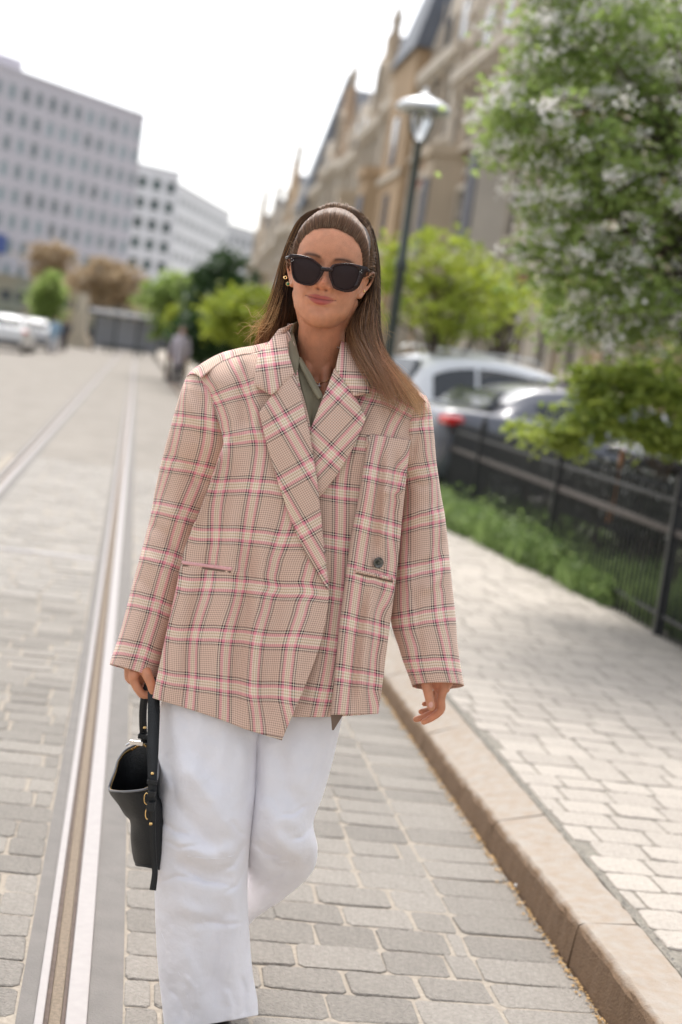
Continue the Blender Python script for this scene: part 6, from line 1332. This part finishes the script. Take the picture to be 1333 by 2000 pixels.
# ================================================================== CARS
M_tyre = mat('tyre', (.02, .02, .02), .8); M_rim = mat('alloy_rim', (.45, .46, .47), .35, .1, 20, metal=.6); M_cglass = mat('car_glass', (.018, .022, .026), .08, .1, 2, spec=.9); M_red = mat('red_tail_light', (.65, .02, .02), .2, .1, 10, coat=.6); M_head = mat('head_light', (.7, .7, .72), .15, .1, 10, coat=.6); M_plastic = mat('black_trim', (.02, .02, .022), .6)
def paint(n, c): return mat(n, c, .28, .03, 2, spec=.6, coat=.8)
def car(loc, ang, m_paint, label, L_=4.5, W_=1.84, Ht=1.62, estate=True):
    """length runs along local +x (front at +x)"""
    e = empty('parked_car', loc, ang, label=label, cat='car', group='parked cars'); x0, x1 = -L_/2, L_/2
    # lower body: stations (x, z low, z shoulder, half width)
    stt = [(x0, .42, .80, W_*.40), (x0+.06, .30, .98, W_*.455), (x0+.35, .24, 1.02, W_*.49), (x0+1.3, .22, 1.00, W_*.5), (0, .22, .98, W_*.5), (x1-1.35, .22, .96, W_*.5), (x1-.7, .24, .88, W_*.485), (x1-.2, .26, .74, W_*.45), (x1-.03, .34, .62, W_*.40), (x1, .42, .55, W_*.37)]
    st = cr(np.array(stt), 40); rows = []
    for x, zl, zs, hw2 in st:
        sec = [(-.80, zl), (-.97, zl+.06), (-1.0, zl+(zs-zl)*.45), (-.985, zl+(zs-zl)*.78), (-.93, zs-.02), (-.80, zs+.015), (-.4, zs+.04), (0, zs+.05)]; sec = sec+[(-a, b_) for a, b_ in sec[-2::-1]]
        rows.append([(x, a*hw2, b_) for a, b_ in cr(np.array(sec), 36)])
    A = np.array(rows); m_, n_ = A.shape[:2]; F_ = gridfaces(m_, n_, True); b = MB(); b.v = [tuple(q) for q in A.reshape(-1, 3).tolist()]; b.f = [tuple(q) for q in F_.tolist()]+[tuple(range(n_))[::-1], tuple(range((m_-1)*n_, m_*n_))]
    lpart(b, 'body', m_paint, e, smooth=True)
    # cabin
    rb = x0+(.25 if estate else .55); prof = [(rb, 1.00, .88), (rb+.26, Ht-.26, .80), (rb+.60, Ht-.07, .76), (rb+1.2, Ht, .75), (rb+1.8, Ht-.03, .75), (rb+2.3, Ht-.13, .76), (rb+2.8, Ht-.32, .80), (rb+3.3, 1.04, .86), (rb+3.5, .95, .88)]
    pc = cr(np.array(prof), 36); rows = []
    for x, zt, k in pc:
        h0 = .93; hwb = W_*.46; hwt = W_*.5*k*.92; sec = [(-hwb, h0), (-hwb+(hwb-hwt)*.5, (h0+zt)/2), (-hwt, zt-.07), (-hwt*.86, zt-.01), (-hwt*.4, zt+.02), (0, zt+.025)]; sec = sec+[(-a, b_) for a, b_ in sec[-2::-1]]
        rows.append([(x, a, b_) for a, b_ in cr(np.array(sec), 28)])
    A = np.array(rows); m_, n_ = A.shape[:2]; b = MB(); b.v = [tuple(q) for q in A.reshape(-1, 3).tolist()]; b.f = [tuple(q) for q in gridfaces(m_, n_).tolist()]+[tuple(range(n_))[::-1], tuple(range((m_-1)*n_, m_*n_))]; lpart(b, 'cabin', m_paint, e, smooth=True)
    def zt_at(x): return float(np.interp(x, pc[:, 0], pc[:, 1]))
    for sd_ in (-1, 1):
        for (a, c) in ((rb+.42, rb+1.02), (rb+1.08, rb+1.92), (rb+1.98, rb+2.85)):
            xs = np.linspace(a, c, 7); lo = [(x, 1.06) for x in xs]; hi = [(x, max(1.08, zt_at(x)-.15-.05*max(0, (rb+.9-x)))) for x in xs[::-1]]; poly = lo+hi
            b = MB(); V_ = []
            for off in (.012, -.02):
                for x, z in poly:
                    zt = zt_at(x); u_ = (z-.93)/(zt-.07-.93); yy = W_*.46*(1-u_)+W_*.5*.76*.92*u_+.012; V_.append((x, sd_*(yy+off), z))
            n2_ = len(poly); b.add(V_, [tuple(range(n2_)), tuple(range(n2_, 2*n2_))[::-1]]+[(i, (i+1) % n2_, n2_+(i+1) % n2_, n2_+i) for i in range(n2_)]); lpart(b, 'window', M_cglass, e)
        for wx in (x0+.82, x1-.88):
            b = MB(); Mw = Matrix.Translation((wx, sd_*(W_/2-.11), .33)) @ Matrix.Rotation(math.radians(90), 4, 'X')
            b.lathe([(.20, -.11), (.31, -.11), (.335, -.08), (.335, .08), (.31, .11), (.20, .11)], 24); b.v = [tuple(Mw @ Vector(q)) for q in b.v]; wh = lpart(b, 'wheel', M_tyre, e, smooth=True)
            b = MB(); b.lathe([(.001, .06), (.05, .09), (.07, .075), (.19, .085), (.215, .10), (.215, -.10), (.001, -.10)], 20)
            for k in range(5): b.box(-.025, .025, .04, .2, .085, .1, Matrix.Rotation(k*1.2566, 4, 'Z'))
            b.v = [tuple(Mw @ Matrix.Scale(1 if sd_ < 0 else -1, 4, (0, 0, 1)) @ Vector(q)) for q in b.v]; b.build('rim', M_rim, wh, local=True)
        b = MB(); b.box(rb+2.75, rb+2.95, sd_*(W_/2+.02)-.09, sd_*(W_/2+.02)+.09, 1.0, 1.13); lpart(b, 'wing_mirror', m_paint, e, bevel=.03)
        b = MB(); b.box(x0+.02, x0+.22, sd_*(W_*.44)-.20, sd_*(W_*.44)+.05, .86, .96); lpart(b, 'tail_light', M_red, e, bevel=.03)
        b = MB(); b.box(x1-.34, x1-.09, sd_*(W_*.42)-.12, sd_*(W_*.42)+.05, .58, .70); lpart(b, 'head_light', M_head, e, bevel=.03)
        b = MB(); b.tube([(rb+.5, sd_*W_*.33, Ht+.0), (rb+.6, sd_*W_*.33, Ht+.05), (rb+1.9, sd_*W_*.33, Ht+.05), (rb+2.0, sd_*W_*.33, Ht+.0)], .014, 6); lpart(b, 'roof_rail', M_plastic if not estate else M_rim, e)
    # rear and front glass, bumpers
    b = MB(); w2 = W_*.36; b.add([(rb+.035, -w2, 1.08), (rb+.035, w2, 1.08), (rb+.22, w2*.88, Ht-.13), (rb+.22, -w2*.88, Ht-.13), (rb+.12, -w2, 1.08), (rb+.12, w2, 1.08), (rb+.3, w2*.88, Ht-.13), (rb+.3, -w2*.88, Ht-.13)], [(3, 2, 1, 0), (4, 5, 6, 7), (0, 1, 5, 4), (1, 2, 6, 5), (2, 3, 7, 6), (3, 0, 4, 7)]); lpart(b, 'rear_window', M_cglass, e)
    b = MB(); b.add([(rb+3.12, -w2*1.1, 1.08), (rb+3.12, w2*1.1, 1.08), (rb+2.42, w2, Ht-.15), (rb+2.42, -w2, Ht-.15), (rb+2.95, -w2*1.1, 1.08), (rb+2.95, w2*1.1, 1.08), (rb+2.30, w2, Ht-.17), (rb+2.30, -w2, Ht-.17)], [(3, 2, 1, 0), (4, 5, 6, 7), (0, 1, 5, 4), (1, 2, 6, 5), (2, 3, 7, 6), (3, 0, 4, 7)]); lpart(b, 'windscreen', M_cglass, e)
    for xx, nm in ((x0-.03, 'rear_bumper'), (x1-.12, 'front_bumper')):
        b = MB(); b.box(xx, xx+.16, -W_*.40, W_*.40, .30, .50); lpart(b, nm, M_plastic, e, bevel=.03)
    return e
SL_ = .112
p = P(900, 760, 18.5); car((p[0]+.85, p[1]+1.0, SL_), math.radians(22), paint('white_paint', (.84, .85, .86)), 'white estate car parked behind the fence with a red tail light', 4.6, 1.85, 1.66)
p = P(1085, 800, 16.0); car((p[0]+.35, p[1]+.3, SL_), math.radians(20), paint('grey_blue_paint', (.12, .125, .15)), 'grey hatchback parked in front of the white estate car', 4.2, 1.78, 1.40, False)
p = P(1420, 900, 11.5); car((p[0]+1.2, p[1]+.8, SL_), math.radians(194), paint('black_paint', (.012, .013, .018)), 'black car behind the shrub at the right edge', 4.4, 1.8, 1.45, False)
for (px, Y, ang_, c, lb) in ((22, 60., 96, (.70, .71, .72), 'white car parked at the left edge of the street'), (70, 70., 100, (.45, .46, .48), 'silver car parked just beyond the leftmost white car'), (-30, 76., 98, (.75, .75, .75), 'pale van like car half cut by the left edge')):
    p = P(px, 640, Y); car((p[0], p[1], 0), math.radians(ang_), paint('paint', c), lb, 4.3, 1.8, 1.5)
# ================================================================== FAR PEOPLE
M_skinf = mat('far_skin', (.42, .26, .18), .6)
def walker(px, Y, c1, c2, label, gz=0., face=0.):
    p = P(px, 650, Y); x, y = p[:2]; e = empty('person', (x, y, gz), label=label, cat='person', group='far pedestrians'); b = MB(); z = gz; B_ = []
    def ad(pts, r): V_, F_ = tube_arr(np.array(pts)+[x, y, z], r, 10); k = len(b.v); b.v += [tuple(q) for q in V_.tolist()]; b.f += [tuple(int(i)+k for i in q) for q in F_]
    ad([(0, 0, 1.50), (0, -.01, 1.60), (0, 0, 1.64)], [.08, .09, .08]); ad([(0, 0, 1.3), (0, 0, 1.5)], .05); ad([(0, 0, .9), (0, 0, 1.15), (0, 0, 1.35)], [.14, .13, .15])
    for s in (-1, 1): ad([(s*.12, 0, 1.36), (s*.2, .0, 1.15), (s*.22, -.03, .9), (s*.22, -.06, .78)], [.06, .045, .04, .035]); ad([(s*.08, 0, .9), (s*.1, -.05*s, .5), (s*.1, .05*s, .1), (s*.1, .05*s-.12, .04)], [.09, .065, .045, .04])
    o = b.build('body', M_skinf, e, smooth=True); r_ = o.modifiers.new('r', 'REMESH'); r_.mode = 'VOXEL'; r_.voxel_size = .02
    b = MB(); b.tube(np.array([(0, 0, .78), (0, 0, 1.1), (0, 0, 1.38), (0, 0, 1.44)])+[x, y, z], [.21, .19, .21, .12], 12, .75)
    for s in (-1, 1): b.tube(np.array([(s*.15, 0, 1.38), (s*.22, 0, 1.15), (s*.235, -.03, .92)])+[x, y, z], [.08, .07, .06], 8)
    b.build('coat', mat('coat', c1, .8), e, smooth=True); b = MB()
    for s in (-1, 1): b.tube(np.array([(s*.08, 0, .92), (s*.1, -.05*s, .5), (s*.1, .05*s, .1)])+[x, y, z], [.12, .09, .08], 8)
    b.build('trousers', mat('trousers', c2, .8), e, smooth=True)
    b = MB(); b.tube(np.array([(0, .02, 1.58), (0, .02, 1.68)])+[x, y, z], [.10, .09], 10); b.build('hair', mat('far_hair', (.05, .035, .025), .6), e, smooth=True)
walker(44, 84., (.60, .05, .03), (.05, .05, .07), 'tiny far pedestrian in a red coat behind the parked cars'); walker(108, 66., (.25, .38, .50), (.5, .5, .52), 'tiny far pedestrian in a pale blue top right of the parked cars')
walker(126, 74., (.05, .05, .06), (.04, .04, .05), 'tiny far pedestrian in dark clothes left of the stone column'); walker(357, 40., (.42, .38, .42), (.03, .03, .04), 'far pedestrian in a mauve grey coat beside the round trees', .118)
